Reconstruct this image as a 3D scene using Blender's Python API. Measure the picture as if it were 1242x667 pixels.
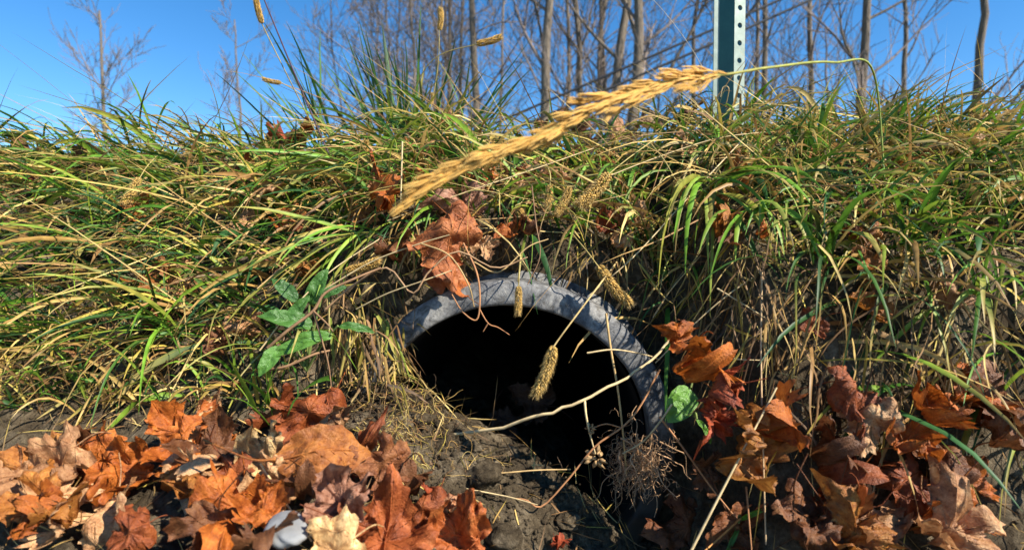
import bpy, math, random
import numpy as np
from mathutils import Vector, Matrix

for o in list(bpy.data.objects):
    bpy.data.objects.remove(o)
SC = bpy.context.scene
COL = SC.collection
R = math.radians
rng = np.random.default_rng(11)
random.seed(7)

# ------------------------------------------------------------------ camera
CZ = 0.45                      # lens height above the ditch datum (m)
PITCH = -2.0
FPX = 684.0                    # focal length in photo pixels (photo 1242 x 667)
cam = bpy.data.cameras.new('camera')
cam.sensor_width = 36.0
cam.lens = 36.0 * FPX / 1242.0
cam.clip_start = 0.02
cam.clip_end = 3000
cam.dof.use_dof = True
cam.dof.focus_distance = 0.68
cam.dof.aperture_fstop = 6.5
camo = bpy.data.objects.new('camera', cam)
COL.objects.link(camo)
camo.location = (0, 0, CZ)
camo.rotation_euler = (R(90 + PITCH), 0, 0)
SC.camera = camo

# ------------------------------------------------------------------ light
SUN = Vector((0.72, -0.42, 0.72)).normalized()       # towards the sun
elev = math.asin(SUN.z)
azim = math.atan2(SUN.x, SUN.y)
w = bpy.data.worlds.new('World'); SC.world = w; w.use_nodes = True
nt = w.node_tree
sky = nt.nodes.new('ShaderNodeTexSky'); sky.sky_type = 'NISHITA'; sky.sun_disc = False
sky.sun_elevation = elev; sky.sun_rotation = azim
sky.air_density = 1.0; sky.dust_density = 0.0; sky.ozone_density = 4.0; sky.altitude = 300
hs = nt.nodes.new('ShaderNodeHueSaturation'); hs.inputs['Saturation'].default_value = 1.28
nt.links.new(sky.outputs[0], hs.inputs['Color'])
nt.links.new(hs.outputs[0], nt.nodes['Background'].inputs[0])
nt.nodes['Background'].inputs[1].default_value = 0.10
sl = bpy.data.lights.new('sun', 'SUN'); sl.energy = 5.0; sl.angle = R(0.53); sl.color = (1.0, 0.93, 0.82)
so = bpy.data.objects.new('sun', sl); COL.objects.link(so)
so.rotation_euler = (-SUN).to_track_quat('-Z', 'Y').to_euler()
SC.view_settings.view_transform = 'Standard'
SC.view_settings.look = 'None'
SC.view_settings.exposure = 1.0
SC.view_settings.gamma = 1.0
SC.cycles.use_denoising = True
SC.cycles.max_bounces = 6
SC.cycles.transparent_max_bounces = 4

# ------------------------------------------------------------------ maths
def at(px, py, D):
    """a point of the place, from where it shows in the photo and its distance"""
    c, s = math.cos(R(PITCH)), math.sin(R(PITCH))
    dx = (px - 621.0) / FPX; dv = (333.5 - py) / FPX
    y = c - s * dv; z = s + c * dv
    return Vector((dx / y * D, D, CZ + z / y * D))

def h2(ix, iy, seed):
    n = (ix * 374761393 + iy * 668265263 + seed * 1274126177) & 0x7fffffff
    n = ((n ^ (n >> 13)) * 1274126177) & 0x7fffffff
    return ((n ^ (n >> 16)) & 0xffff) / 65535.0

def vnoise(x, y, seed=0):
    x = np.asarray(x, float); y = np.asarray(y, float)
    ix = np.floor(x).astype(np.int64); iy = np.floor(y).astype(np.int64)
    fx = x - ix; fy = y - iy
    fx = fx * fx * (3 - 2 * fx); fy = fy * fy * (3 - 2 * fy)
    a = h2(ix, iy, seed); b = h2(ix + 1, iy, seed); c = h2(ix, iy + 1, seed); d = h2(ix + 1, iy + 1, seed)
    return (a + (b - a) * fx) * (1 - fy) + (c + (d - c) * fx) * fy - 0.5

def fbm(x, y, freq, octs=4, seed=0):
    s = 0; a = 1.0
    for k in range(octs):
        s = s + a * vnoise(x * freq + 17.3 * k, y * freq + 5.1 * k, seed + k); a *= 0.5; freq *= 2.07
    return s

def sst(a, b, x):
    t = np.clip((x - a) / (b - a), 0, 1); return t * t * (3 - 2 * t)

PX, PY0, PZ = at(612, 543, 0.64)         # centre of the pipe mouth
RO, RI = 0.193, 0.164
PY0 = 0.64

def H(x, y, fine=True):
    """height of the bank and ditch floor"""
    x = np.asarray(x, float); y = np.asarray(y, float)
    left = sst(-0.10, -0.26, x); right = sst(0.17, 0.27, x)
    near = (1 - sst(0.17, 0.25, np.abs(x - PX)))
    fl = np.clip(-0.172 - 0.50 * (x + 0.105), -0.30, -0.158) - 0.42 * np.clip(0.62 - y, 0, 0.30) * (1 - 0.3 * right) - 0.05 * sst(0.30, 0.0, y)
    fl = fl + 0.020 * np.exp(-((x + 0.11) / 0.05) ** 2 - ((y - 0.63) / 0.05) ** 2)
    fl = fl - 0.03 * np.exp(-((x - 0.14) / 0.05) ** 2 - ((y - 0.60) / 0.2) ** 2)
    fl = fl + 0.11 * right * sst(0.36, 0.56, y)
    yf = 0.672 * near + (1 - near) * (0.63 * (1 - right) + 0.535 * right) + 0.012 * vnoise(x * 9, x * 0 + 3, 5)
    t = y - yf
    crest = 0.188 + 0.016 * vnoise(x * 6, x * 0, 9) + 0.008 * vnoise(x * 22, x * 0, 12)
    s1 = 0.60 * sst(0.0, 0.045, t) + 0.40 * (1 - (1 - np.clip((t - 0.03) / 0.33, 0, 1)) ** 1.5)
    tt = np.clip(t / 0.42, 0, 1)
    s2 = 1 - (1 - tt) ** 1.45
    s3 = 0.35 * sst(0.0, 0.06, t) + 0.65 * s2
    S = s1 * near + (1 - near) * (s2 * (1 - right) + s3 * right)
    z = fl + (crest - fl) * S
    z = z - 0.03 * sst(1.05, 1.6, y)
    if fine:
        soil = 0.35 + 0.65 * (1 - sst(0.2, 0.8, S))
        z = z + soil * (0.022 * fbm(x, y, 14, 3, 1) + 0.012 * fbm(x, y, 60, 3, 4))
        z = z + soil * 0.010 * np.maximum(0, vnoise(x * 95, y * 95, 8)) 
    return CZ + z

def Hn(x, y):
    e = 0.01
    dx = (H(x + e, y, False) - H(x - e, y, False)) / (2 * e); dy = (H(x, y + e, False) - H(x, y - e, False)) / (2 * e)
    n = np.stack([-dx, -dy, np.ones_like(dx)], -1)
    return n / np.linalg.norm(n, axis=-1, keepdims=True)

def hit(px, py, lift=0.0):
    """where the view through that spot of the photo meets the bank, pulled back by lift"""
    D = np.arange(0.30, 2.5, 0.003)
    a = at(px, py, 1.0)
    xs = a.x * D; zs = CZ + (a.z - CZ) * D
    k = np.nonzero(zs < H(xs, D))[0]
    d = D[k[0]] if len(k) else 1.05
    return at(px, py, d - lift)

# ------------------------------------------------------------------ materials
MATS = {}
def mat(name):
    m = bpy.data.materials.new(name); m.use_nodes = True
    n = m.node_tree.nodes; l = m.node_tree.links
    MATS[name] = m
    return m, n, l, n['Principled BSDF']

def noise(n, l, scale, detail=6, rough=0.6, coord='Object', dist=0.0):
    tc = n.new('ShaderNodeTexCoord'); t = n.new('ShaderNodeTexNoise')
    t.inputs['Scale'].default_value = scale; t.inputs['Detail'].default_value = detail
    t.inputs['Roughness'].default_value = rough; t.inputs['Distortion'].default_value = dist
    l.new(tc.outputs[coord], t.inputs['Vector']); return t

def ramp(n, l, src, stops):
    r = n.new('ShaderNodeValToRGB')
    while len(r.color_ramp.elements) < len(stops): r.color_ramp.elements.new(0.5)
    for e, (p, c) in zip(r.color_ramp.elements, stops): e.position = p; e.color = (*c, 1)
    l.new(src, r.inputs[0]); return r

def bump(n, l, src, bsdf, strength, dist=0.002):
    b = n.new('ShaderNodeBump'); b.inputs['Strength'].default_value = strength; b.inputs['Distance'].default_value = dist
    l.new(src, b.inputs['Height']); l.new(b.outputs[0], bsdf.inputs['Normal']); return b

def mul(n, l, a, b, fac=1.0, typ='MULTIPLY'):
    m = n.new('ShaderNodeMix'); m.data_type = 'RGBA'; m.blend_type = typ; m.inputs[0].default_value = fac
    l.new(a, m.inputs[6]); l.new(b, m.inputs[7]); return m.outputs[2]

def translucent(m, n, l, bsdf, colsock, amount):
    tr = n.new('ShaderNodeBsdfTranslucent'); mx = n.new('ShaderNodeMixShader'); mx.inputs[0].default_value = amount
    l.new(colsock, tr.inputs[0]); l.new(bsdf.outputs[0], mx.inputs[1]); l.new(tr.outputs[0], mx.inputs[2])
    l.new(mx.outputs[0], n['Material Output'].inputs[0])

# soil
m, n, l, b = mat('soil')
t1 = noise(n, l, 22, 8, 0.65); t2 = noise(n, l, 160, 6, 0.7)
c1 = ramp(n, l, t1.outputs[0], [(0.28, (0.038, 0.027, 0.017)), (0.5, (0.110, 0.084, 0.053)), (0.68, (0.26, 0.21, 0.145))])
c2 = ramp(n, l, t2.outputs[0], [(0.3, (0.45, 0.42, 0.38)), (0.7, (1.3, 1.28, 1.2))])
l.new(mul(n, l, c1.outputs[0], c2.outputs[0]), b.inputs['Base Color'])
b.inputs['Roughness'].default_value = 0.95; b.inputs['Specular IOR Level'].default_value = 0.15
t5 = noise(n, l, 600, 4, 0.7); bb = bump(n, l, t2.outputs[0], b, 1.0, 0.008)
b2 = n.new('ShaderNodeBump'); b2.inputs['Strength'].default_value = 0.8; b2.inputs['Distance'].default_value = 0.002
l.new(t5.outputs[0], b2.inputs['Height']); l.new(bb.outputs[0], b2.inputs['Normal']); l.new(b2.outputs[0], b.inputs['Normal'])
# road shoulder / field
m, n, l, b = mat('field')
t1 = noise(n, l, 3, 8, 0.7)
c1 = ramp(n, l, t1.outputs[0], [(0.3, (0.06, 0.07, 0.025)), (0.7, (0.16, 0.13, 0.06))])
l.new(c1.outputs[0], b.inputs['Base Color']); b.inputs['Roughness'].default_value = 1
# pipe
m, n, l, b = mat('pipe_plastic')
t1 = noise(n, l, 19, 9, 0.72, dist=1.2); t2 = noise(n, l, 220, 5, 0.6)
c1 = ramp(n, l, t1.outputs[0], [(0.32, (0.03, 0.032, 0.035)), (0.46, (0.12, 0.122, 0.125)), (0.58, (0.25, 0.245, 0.23)), (0.75, (0.38, 0.36, 0.31))])
c2 = ramp(n, l, t2.outputs[0], [(0.3, (0.7, 0.7, 0.7)), (0.7, (1.15, 1.15, 1.15))])
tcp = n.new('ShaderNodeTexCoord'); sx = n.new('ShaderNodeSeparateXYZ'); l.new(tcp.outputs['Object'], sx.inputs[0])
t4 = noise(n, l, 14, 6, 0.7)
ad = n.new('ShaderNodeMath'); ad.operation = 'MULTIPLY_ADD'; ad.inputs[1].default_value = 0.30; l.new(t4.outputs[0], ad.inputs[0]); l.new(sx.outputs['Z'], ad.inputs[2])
mud_shade = ramp(n, l, ad.outputs[0], [(0.12, (1, 1, 1)), (0.22, (0, 0, 0))])  # lower pipe darkened: clinging soil, and deep shade painted into the colour
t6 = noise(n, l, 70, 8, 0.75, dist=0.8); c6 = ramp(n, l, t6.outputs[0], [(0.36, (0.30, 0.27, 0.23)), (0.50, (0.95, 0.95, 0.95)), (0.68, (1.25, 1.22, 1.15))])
mxm = n.new('ShaderNodeMix'); mxm.data_type = 'RGBA'; l.new(mud_shade.outputs[0], mxm.inputs[0]); l.new(mul(n, l, mul(n, l, c1.outputs[0], c2.outputs[0]), c6.outputs[0]), mxm.inputs[6]); mxm.inputs[7].default_value = (0.035, 0.028, 0.02, 1)
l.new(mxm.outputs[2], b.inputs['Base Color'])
b.inputs['Roughness'].default_value = 0.62
bump(n, l, t6.outputs[0], b, 0.6, 0.003)
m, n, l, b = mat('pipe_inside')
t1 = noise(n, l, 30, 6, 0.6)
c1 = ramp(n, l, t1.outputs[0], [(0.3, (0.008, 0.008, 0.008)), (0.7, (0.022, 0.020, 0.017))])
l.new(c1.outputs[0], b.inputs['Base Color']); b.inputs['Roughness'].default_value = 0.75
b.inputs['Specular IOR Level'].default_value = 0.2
# blades, coloured per blade through the vertex attribute (green, yellowing, straw)
def blade_mat(name, trans, rough, spec):
    m, n, l, b = mat(name)
    a = n.new('ShaderNodeAttribute'); a.attribute_name = 'tint'
    t = noise(n, l, 90, 3, 0.5)
    c = ramp(n, l, t.outputs[0], [(0.3, (0.72, 0.70, 0.66)), (0.7, (1.25, 1.22, 1.15))])
    s = mul(n, l, a.outputs[0], c.outputs[0])
    l.new(s, b.inputs['Base Color']); b.inputs['Roughness'].default_value = rough
    b.inputs['Specular IOR Level'].default_value = spec
    if trans: translucent(m, n, l, b, s, trans)
blade_mat('grass_blade', 0.30, 0.48, 0.30)
blade_mat('straw', 0.12, 0.65, 0.3)
blade_mat('twig_bark', 0.0, 0.75, 0.25)
blade_mat('seed', 0.15, 0.7, 0.25)
# fallen leaf: colour of the object, blotches, paler along the veins
m, n, l, b = mat('dry_leaf')
oi = n.new('ShaderNodeObjectInfo')
t1 = noise(n, l, 5.0, 6, 0.65, dist=0.4); t2 = noise(n, l, 30, 5, 0.6); t3 = noise(n, l, 9.0, 2, 0.5)
c1 = ramp(n, l, t1.outputs[0], [(0.30, (0.34, 0.24, 0.20)), (0.43, (0.80, 0.72, 0.66)), (0.57, (1.12, 1.15, 1.15)), (0.72, (1.45, 1.75, 1.9))])
c2 = ramp(n, l, t2.outputs[0], [(0.3, (0.78, 0.74, 0.7)), (0.7, (1.15, 1.15, 1.15))])
c3 = ramp(n, l, t3.outputs[0], [(0.66, (1, 1, 1)), (0.72, (0.5, 0.25, 0.15))])
s = mul(n, l, mul(n, l, mul(n, l, oi.outputs['Color'], c1.outputs[0]), c2.outputs[0]), c3.outputs[0], 0.7)
l.new(s, b.inputs['Base Color']); b.inputs['Roughness'].default_value = 0.5; b.inputs['Specular IOR Level'].default_value = 0.4
bump(n, l, t2.outputs[0], b, 0.35, 0.02)
translucent(m, n, l, b, s, 0.22)
# green broad leaf
m, n, l, b = mat('green_leaf')
oi = n.new('ShaderNodeObjectInfo'); t1 = noise(n, l, 7, 5, 0.6)
c1 = ramp(n, l, t1.outputs[0], [(0.3, (0.75, 0.8, 0.7)), (0.7, (1.2, 1.15, 1.1))])
s = mul(n, l, oi.outputs['Color'], c1.outputs[0])
l.new(s, b.inputs['Base Color']); b.inputs['Roughness'].default_value = 0.4
bump(n, l, t1.outputs[0], b, 0.3, 0.02)
translucent(m, n, l, b, s, 0.3)
# bark
m, n, l, b = mat('tree_bark')
oi = n.new('ShaderNodeObjectInfo'); t1 = noise(n, l, 3.0, 8, 0.7)
tc = n.new('ShaderNodeTexCoord'); mp = n.new('ShaderNodeMapping'); mp.inputs['Scale'].default_value = (14, 14, 1.6)
l.new(tc.outputs['Object'], mp.inputs[0]); l.new(mp.outputs[0], t1.inputs['Vector'])
c1 = ramp(n, l, t1.outputs[0], [(0.3, (0.055, 0.042, 0.032)), (0.52, (0.17, 0.135, 0.098)), (0.72, (0.34, 0.28, 0.21))])
l.new(c1.outputs[0], b.inputs['Base Color']); b.inputs['Roughness'].default_value = 0.9
bump(n, l, t1.outputs[0], b, 0.8, 0.04)
m, n, l, b = mat('twig_far')
t1 = noise(n, l, 2, 3)
c1 = ramp(n, l, t1.outputs[0], [(0.3, (0.13, 0.10, 0.085)), (0.7, (0.26, 0.205, 0.175))])
l.new(c1.outputs[0], b.inputs['Base Color']); b.inputs['Roughness'].default_value = 0.85
# post paint
m, n, l, b = mat('post_green_paint')
t1 = noise(n, l, 60, 6, 0.65)
c1 = ramp(n, l, t1.outputs[0], [(0.3, (0.018, 0.085, 0.075)), (0.7, (0.03, 0.12, 0.10))])
l.new(c1.outputs[0], b.inputs['Base Color']); b.inputs['Roughness'].default_value = 0.4
m, n, l, b = mat('post_galvanised')
t1 = noise(n, l, 60, 6, 0.65)
c1 = ramp(n, l, t1.outputs[0], [(0.3, (0.17, 0.22, 0.175)), (0.7, (0.31, 0.37, 0.31))])
l.new(c1.outputs[0], b.inputs['Base Color']); b.inputs['Roughness'].default_value = 0.45; b.inputs['Metallic'].default_value = 0.15
# wire
m, n, l, b = mat('wire_black')
t1 = noise(n, l, 4, 2)
c1 = ramp(n, l, t1.outputs[0], [(0.3, (0.012, 0.012, 0.014)), (0.7, (0.025, 0.025, 0.028))])
l.new(c1.outputs[0], b.inputs['Base Color']); b.inputs['Roughness'].default_value = 0.6
# stone
m, n, l, b = mat('stone')
oi = n.new('ShaderNodeObjectInfo'); t1 = noise(n, l, 40, 8, 0.65)
c1 = ramp(n, l, t1.outputs[0], [(0.3, (0.65, 0.65, 0.66)), (0.7, (1.15, 1.15, 1.12))])
l.new(mul(n, l, oi.outputs['Color'], c1.outputs[0]), b.inputs['Base Color']); b.inputs['Roughness'].default_value = 0.8
bump(n, l, t1.outputs[0], b, 0.5, 0.003)

# ------------------------------------------------------------------ mesh helpers
class G:
    """collects vertices, faces and a colour for each vertex"""
    def __init__(s): s.v = []; s.f = []; s.c = []; s.n = 0
    def add(s, v, f, c):
        v = np.asarray(v, float); f = np.asarray(f, int)
        s.v.append(v); s.f.append(f + s.n)
        c = np.asarray(c, float)
        s.c.append(np.broadcast_to(c, (len(v), 3)) if c.ndim == 1 else c)
        s.n += len(v)
    def build(s, name, material, parent=None, smooth=True, origin=None):
        me = bpy.data.meshes.new(name)
        v = np.concatenate(s.v)
        if origin is not None: v = v - np.array(origin)
        me.vertices.add(len(v)); me.vertices.foreach_set('co', v.ravel())
        k = sum(f.size for f in s.f); nf = sum(len(f) for f in s.f)
        me.loops.add(k); me.polygons.add(nf)
        me.loops.foreach_set('vertex_index', np.concatenate([f.ravel() for f in s.f]))
        sizes = np.concatenate([np.full(len(f), f.shape[1]) for f in s.f])
        st = np.concatenate([[0], np.cumsum(sizes)[:-1]])
        me.polygons.foreach_set('loop_start', st)
        me.polygons.foreach_set('use_smooth', np.full(nf, smooth))
        a = me.attributes.new('tint', 'FLOAT_COLOR', 'POINT')
        cc = np.ones((len(v), 4)); cc[:, :3] = np.concatenate(s.c)
        a.data.foreach_set('color', cc.ravel())
        me.materials.append(MATS[material])
        me.update(calc_edges=True); me.validate()
        o = bpy.data.objects.new(name, me); COL.objects.link(o)
        if origin is not None: o.location = origin
        if parent is not None:
            o.parent = parent
            if origin is not None: o.location = Vector(origin) - parent.location
        return o

def thing(name, label, cat, loc=(0, 0, 0), group=None):
    o = bpy.data.objects.new(name, None); COL.objects.link(o); o.location = loc
    o.empty_display_size = 0.02
    tag(o, label, cat, group); return o
def tag(o, label, cat, group=None):
    o['label'] = label; o['category'] = cat
    if group: o['group'] = group
    return o
def kind(o, k, label=None, cat=None):
    o['kind'] = k
    if label: o['label'] = label; o['category'] = cat
    return o
def child(o, parent):
    """parent o, whose mesh is in world space, to an unrotated empty"""
    o.parent = parent; o.location = -Vector(parent.location); return o

def catmull(pts, n):
    P = np.array([list(p) for p in pts], float)
    if len(P) < 3:
        t = np.linspace(0, 1, n)[:, None]; return P[0] * (1 - t) + P[-1] * t
    P = np.vstack([2 * P[0] - P[1], P, 2 * P[-1] - P[-2]])
    out = []
    for t in np.linspace(0, len(P) - 3 - 1e-6, n):
        i = int(t); u = t - i; a, b, c, d = P[i:i + 4]
        out.append(0.5 * ((2 * b) + (-a + c) * u + (2 * a - 5 * b + 4 * c - d) * u * u + (-a + 3 * b - 3 * c + d) * u ** 3))
    return np.array(out)

def tube(g, pts, rad, col, sides=5, col2=None):
    P = np.asarray(pts, float); N = len(P)
    rad = np.broadcast_to(np.asarray(rad, float), (N,))
    T = np.gradient(P, axis=0); T /= np.linalg.norm(T, axis=1, keepdims=True) + 1e-9
    ref = np.array([0.31, 0.2, 0.93]) if abs(T[0] @ np.array([0.31, 0.2, 0.93])) < 0.9 else np.array([1.0, 0, 0])
    U = []; u = np.cross(T[0], ref); u /= np.linalg.norm(u)
    for k in range(N):
        u = u - T[k] * (u @ T[k]); u /= np.linalg.norm(u) + 1e-9; U.append(u)
    U = np.array(U); V = np.cross(T, U)
    a = np.linspace(0, 2 * np.pi, sides, endpoint=False)
    v = P[:, None] + rad[:, None, None] * (np.cos(a)[None, :, None] * U[:, None] + np.sin(a)[None, :, None] * V[:, None])
    i = np.arange(N - 1)[:, None] * sides; j = np.arange(sides)[None]; j2 = (j + 1) % sides
    f = np.stack([i + j, i + j2, i + sides + j2, i + sides + j], -1).reshape(-1, 4)
    c = np.asarray(col, float)
    if col2 is not None:
        t = np.linspace(0, 1, N)[:, None, None]; c = np.broadcast_to(c * (1 - t) + np.asarray(col2) * t, (N, sides, 3)).reshape(-1, 3)
    g.add(v.reshape(-1, 3), f, c)
    e = v.reshape(-1, 3)[-sides:]; g.add(np.vstack([e, P[-1:]]), [(q, (q + 1) % sides, sides) for q in range(sides)], c[-1] if c.ndim == 2 else c)

def blades(g, root, d, length, width, droop, c0, c1, seg=7, clear=0.004, wig=0.05, side=None, r=rng):
    """a set of grass blades, folded along the midrib, bending under their weight and lying on the bank"""
    root = np.asarray(root, float); N = len(root)
    d = np.asarray(d, float); d = d / np.linalg.norm(d, axis=1, keepdims=True)
    length = np.broadcast_to(length, (N,)); width = np.broadcast_to(width, (N,)); droop = np.broadcast_to(droop, (N,))
    P = [root]; D = [d]; p = root.copy(); s = length / seg
    lift = np.broadcast_to(clear, (N,))
    for k in range(seg):
        d = d + np.array([0, 0, -1.0]) * (droop * (0.5 + k / seg))[:, None] / seg * 2 + r.normal(0, wig, (N, 3))
        d = d / np.linalg.norm(d, axis=1, keepdims=True)
        q = p + d * s[:, None]
        zz = H(q[:, 0], q[:, 1], False) + lift
        low = q[:, 2] < zz
        # against the bank: move out along the slope instead of into it
        q[:, 2] = np.where(low & (zz - q[:, 2] < 0.06), zz, q[:, 2])
        d = (q - p); d /= np.linalg.norm(d, axis=1, keepdims=True) + 1e-9
        p = q; P.append(p); D.append(d)
    P = np.stack(P, 1); D = np.stack(D, 1)
    if side is None:
        side = r.normal(0, 1, (N, 3)) + np.array([0.9, 0, 0.2])
    S = np.cross(D, np.broadcast_to(side[:, None], D.shape) if side.ndim == 2 else side); S = np.cross(D, S) * 1.0
    S /= np.linalg.norm(S, axis=2, keepdims=True) + 1e-9
    Nn = np.cross(D, S)
    t = np.linspace(0, 1, seg + 1)
    prof = np.minimum(1, 0.55 + 2.2 * t) * (1 - t ** 2.6) ** 0.9 + 0.02
    W = width[:, None] * prof[None] * 0.5
    Lf = P + S * W[:, :, None] + Nn * (W * 0.35)[:, :, None]
    Rt = P - S * W[:, :, None] + Nn * (W * 0.35)[:, :, None]
    v = np.stack([Lf, P, Rt], 2).reshape(-1, 3)
    M = (seg + 1) * 3
    k = np.arange(seg)[:, None] * 3
    base = np.concatenate([np.stack([k + 0, k + 1, k + 4, k + 3], -1), np.stack([k + 1, k + 2, k + 5, k + 4], -1)]).reshape(-1, 4)
    f = (base[None] + (np.arange(N) * M)[:, None, None]).reshape(-1, 4)
    c0 = np.broadcast_to(c0, (N, 3)); c1 = np.broadcast_to(c1, (N, 3))
    tt = np.clip((t - 0.35) / 0.65, 0, 1)[None, :, None]
    c = c0[:, None] * (1 - tt) + c1[:, None] * tt
    c = np.repeat(c[:, :, None], 3, 2).copy(); c[:, :, 1] *= 1.12
    g.add(v, f, c.reshape(-1, 3))

GREEN = np.array([(0.095, 0.215, 0.018), (0.055, 0.150, 0.018), (0.17, 0.29, 0.03), (0.030, 0.090, 0.022), (0.22, 0.29, 0.035), (0.035, 0.11, 0.03)])
STRAW = np.array([(0.52, 0.36, 0.12), (0.42, 0.26, 0.08), (0.60, 0.46, 0.18), (0.30, 0.17, 0.06), (0.46, 0.36, 0.07), (0.22, 0.12, 0.05)])
BROWN = np.array([(0.17, 0.10, 0.05), (0.24, 0.145, 0.07), (0.11, 0.07, 0.04)])
def pick(pal, n, r=rng): return pal[r.integers(0, len(pal), n)] * r.uniform(0.8, 1.2, (n, 1))

# ------------------------------------------------------------------ the setting
def grid(xs, ys, zf, keep=None):
    X, Y = np.meshgrid(xs, ys); Z = zf(X, Y)
    v = np.stack([X, Y, Z], -1).reshape(-1, 3)
    nx = len(xs); i = np.arange(len(ys) - 1)[:, None] * nx; j = np.arange(nx - 1)[None]
    f = np.stack([i + j, i + j + 1, i + nx + j + 1, i + nx + j], -1).reshape(-1, 4)
    if keep is not None:
        f = f[keep(v[f].mean(1))]
    return v, f
def outside_pipe(c):
    d = np.hypot(c[:, 0] - PX, c[:, 2] - PZ)
    return ~((d < RO - 0.004) & (c[:, 1] > PY0 + 0.012) & (c[:, 1] < 1.3))
xs = np.concatenate([np.linspace(-3.0, -1.1, 60), np.arange(-1.095, 1.1, 0.0045), np.linspace(1.105, 3.0, 60)])
ys = np.concatenate([np.linspace(-1.2, 0.33, 40), np.arange(0.335, 0.63, 0.004), np.arange(0.63, 0.74, 0.002), np.arange(0.74, 1.12, 0.005), np.linspace(1.13, 3.0, 60)])
g = G(); v, f = grid(xs, ys, H, outside_pipe); g.add(v, f, (1, 1, 1))
o = g.build('earth_bank', 'soil'); kind(o, 'structure')
g = G(); zt = float(H(0, 2.9, False)) - 0.02
far = [(-900, 2.4), (900, 2.4), (900, 1600), (-900, 1600)]
g.add([(x, y, zt) for x, y in far], [(0, 1, 2, 3)], (1, 1, 1))
zl = CZ - 0.42
g.add([(-900, -900, zl), (900, -900, zl), (900, -0.9, zl), (-900, -0.9, zl)], [(0, 1, 2, 3)], (1, 1, 1))
o = g.build('ground', 'field', smooth=False); kind(o, 'structure')

# ------------------------------------------------------------------ culvert pipe
pipe = thing('culvert_pipe', 'grey round culvert pipe with thick rim, half filled with soil, set in the bank', 'pipe', (PX, PY0, PZ))
AXIS = Vector((0.07, 1.0, 0.015)).normalized()
def revolve(name, prof, material, seg=128, warp=0.0):
    q = AXIS.to_track_quat('Y', 'Z').to_matrix()
    g = G(); a = np.linspace(0, 2 * np.pi, seg, endpoint=False)
    v = []
    for r_, yy in prof:
        rr = r_ * (1 + warp * (0.012 * np.sin(2 * a + 0.6) + 0.006 * vnoise(np.cos(a) * 3 + 9, np.sin(a) * 3 + yy * 30, 31)))
        v.append(np.stack([rr * np.cos(a), np.full(seg, yy) + warp * 0.010 * vnoise(np.cos(a) * 4 + 3, np.sin(a) * 4, 33), rr * np.sin(a)], -1))
    v = np.concatenate(v) @ np.array(q).T
    n_ = len(prof); i = np.arange(n_ - 1)[:, None] * seg; j = np.arange(seg)[None]; j2 = (j + 1) % seg
    f = np.stack([i + j, i + seg + j, i + seg + j2, i + j2], -1).reshape(-1, 4)
    g.add(v, f, (1, 1, 1)); o = g.build(name, material, pipe); return o
rim = []
for k in range(17):
    t = math.pi * k / 16
    c_, s_ = math.cos(t), math.sin(t)
    rim.append(((RO + RI) / 2 + (RO - RI) / 2 * math.copysign(abs(c_) ** 0.6, c_), 0.010 - 0.010 * abs(s_) ** 0.6 + 0.004 * c_))
rim = [(RO, 0.06), (RO, 0.03)] + rim + [(RI, 0.03)]
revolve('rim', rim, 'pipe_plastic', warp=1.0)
barrel = [(RO - 0.004, 0.05)]
for k in range(34):
    barrel += [(RO - 0.004, 0.06 + 0.06 * k), (RO + 0.010, 0.075 + 0.06 * k), (RO + 0.010, 0.095 + 0.06 * k), (RO - 0.004, 0.11 + 0.06 * k)]
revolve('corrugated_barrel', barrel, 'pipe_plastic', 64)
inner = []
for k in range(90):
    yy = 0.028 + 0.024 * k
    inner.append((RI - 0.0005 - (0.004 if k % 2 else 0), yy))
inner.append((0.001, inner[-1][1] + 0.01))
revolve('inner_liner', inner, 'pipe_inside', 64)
# the silt that lies in the pipe
def fillz(x, y):
    return CZ - 0.212 - 0.45 * (x + 0.06) - 0.05 * sst(0.68, 0.80, y) + 0.03 * fbm(x, y, 12, 3, 41) + 0.012 * fbm(x, y, 60, 3, 44) - 0.035 * np.exp(-((x - 0.12) / 0.05) ** 2)
v, f = grid(np.arange(-0.175, 0.172, 0.005), np.concatenate([np.arange(0.655, 0.95, 0.005), np.linspace(0.96, 2.4, 60)]), fillz)
v[:, 0] += PX + (v[:, 1] - PY0) * 0.07
keep = np.hypot(v[f].mean(1)[:, 0] - PX - (v[f].mean(1)[:, 1] - PY0) * 0.07, v[f].mean(1)[:, 2] - PZ) < RI + 0.004
g = G(); g.add(v, f[keep], (1, 1, 1)); kind(g.build('silt_bed', 'soil'), 'structure')

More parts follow.
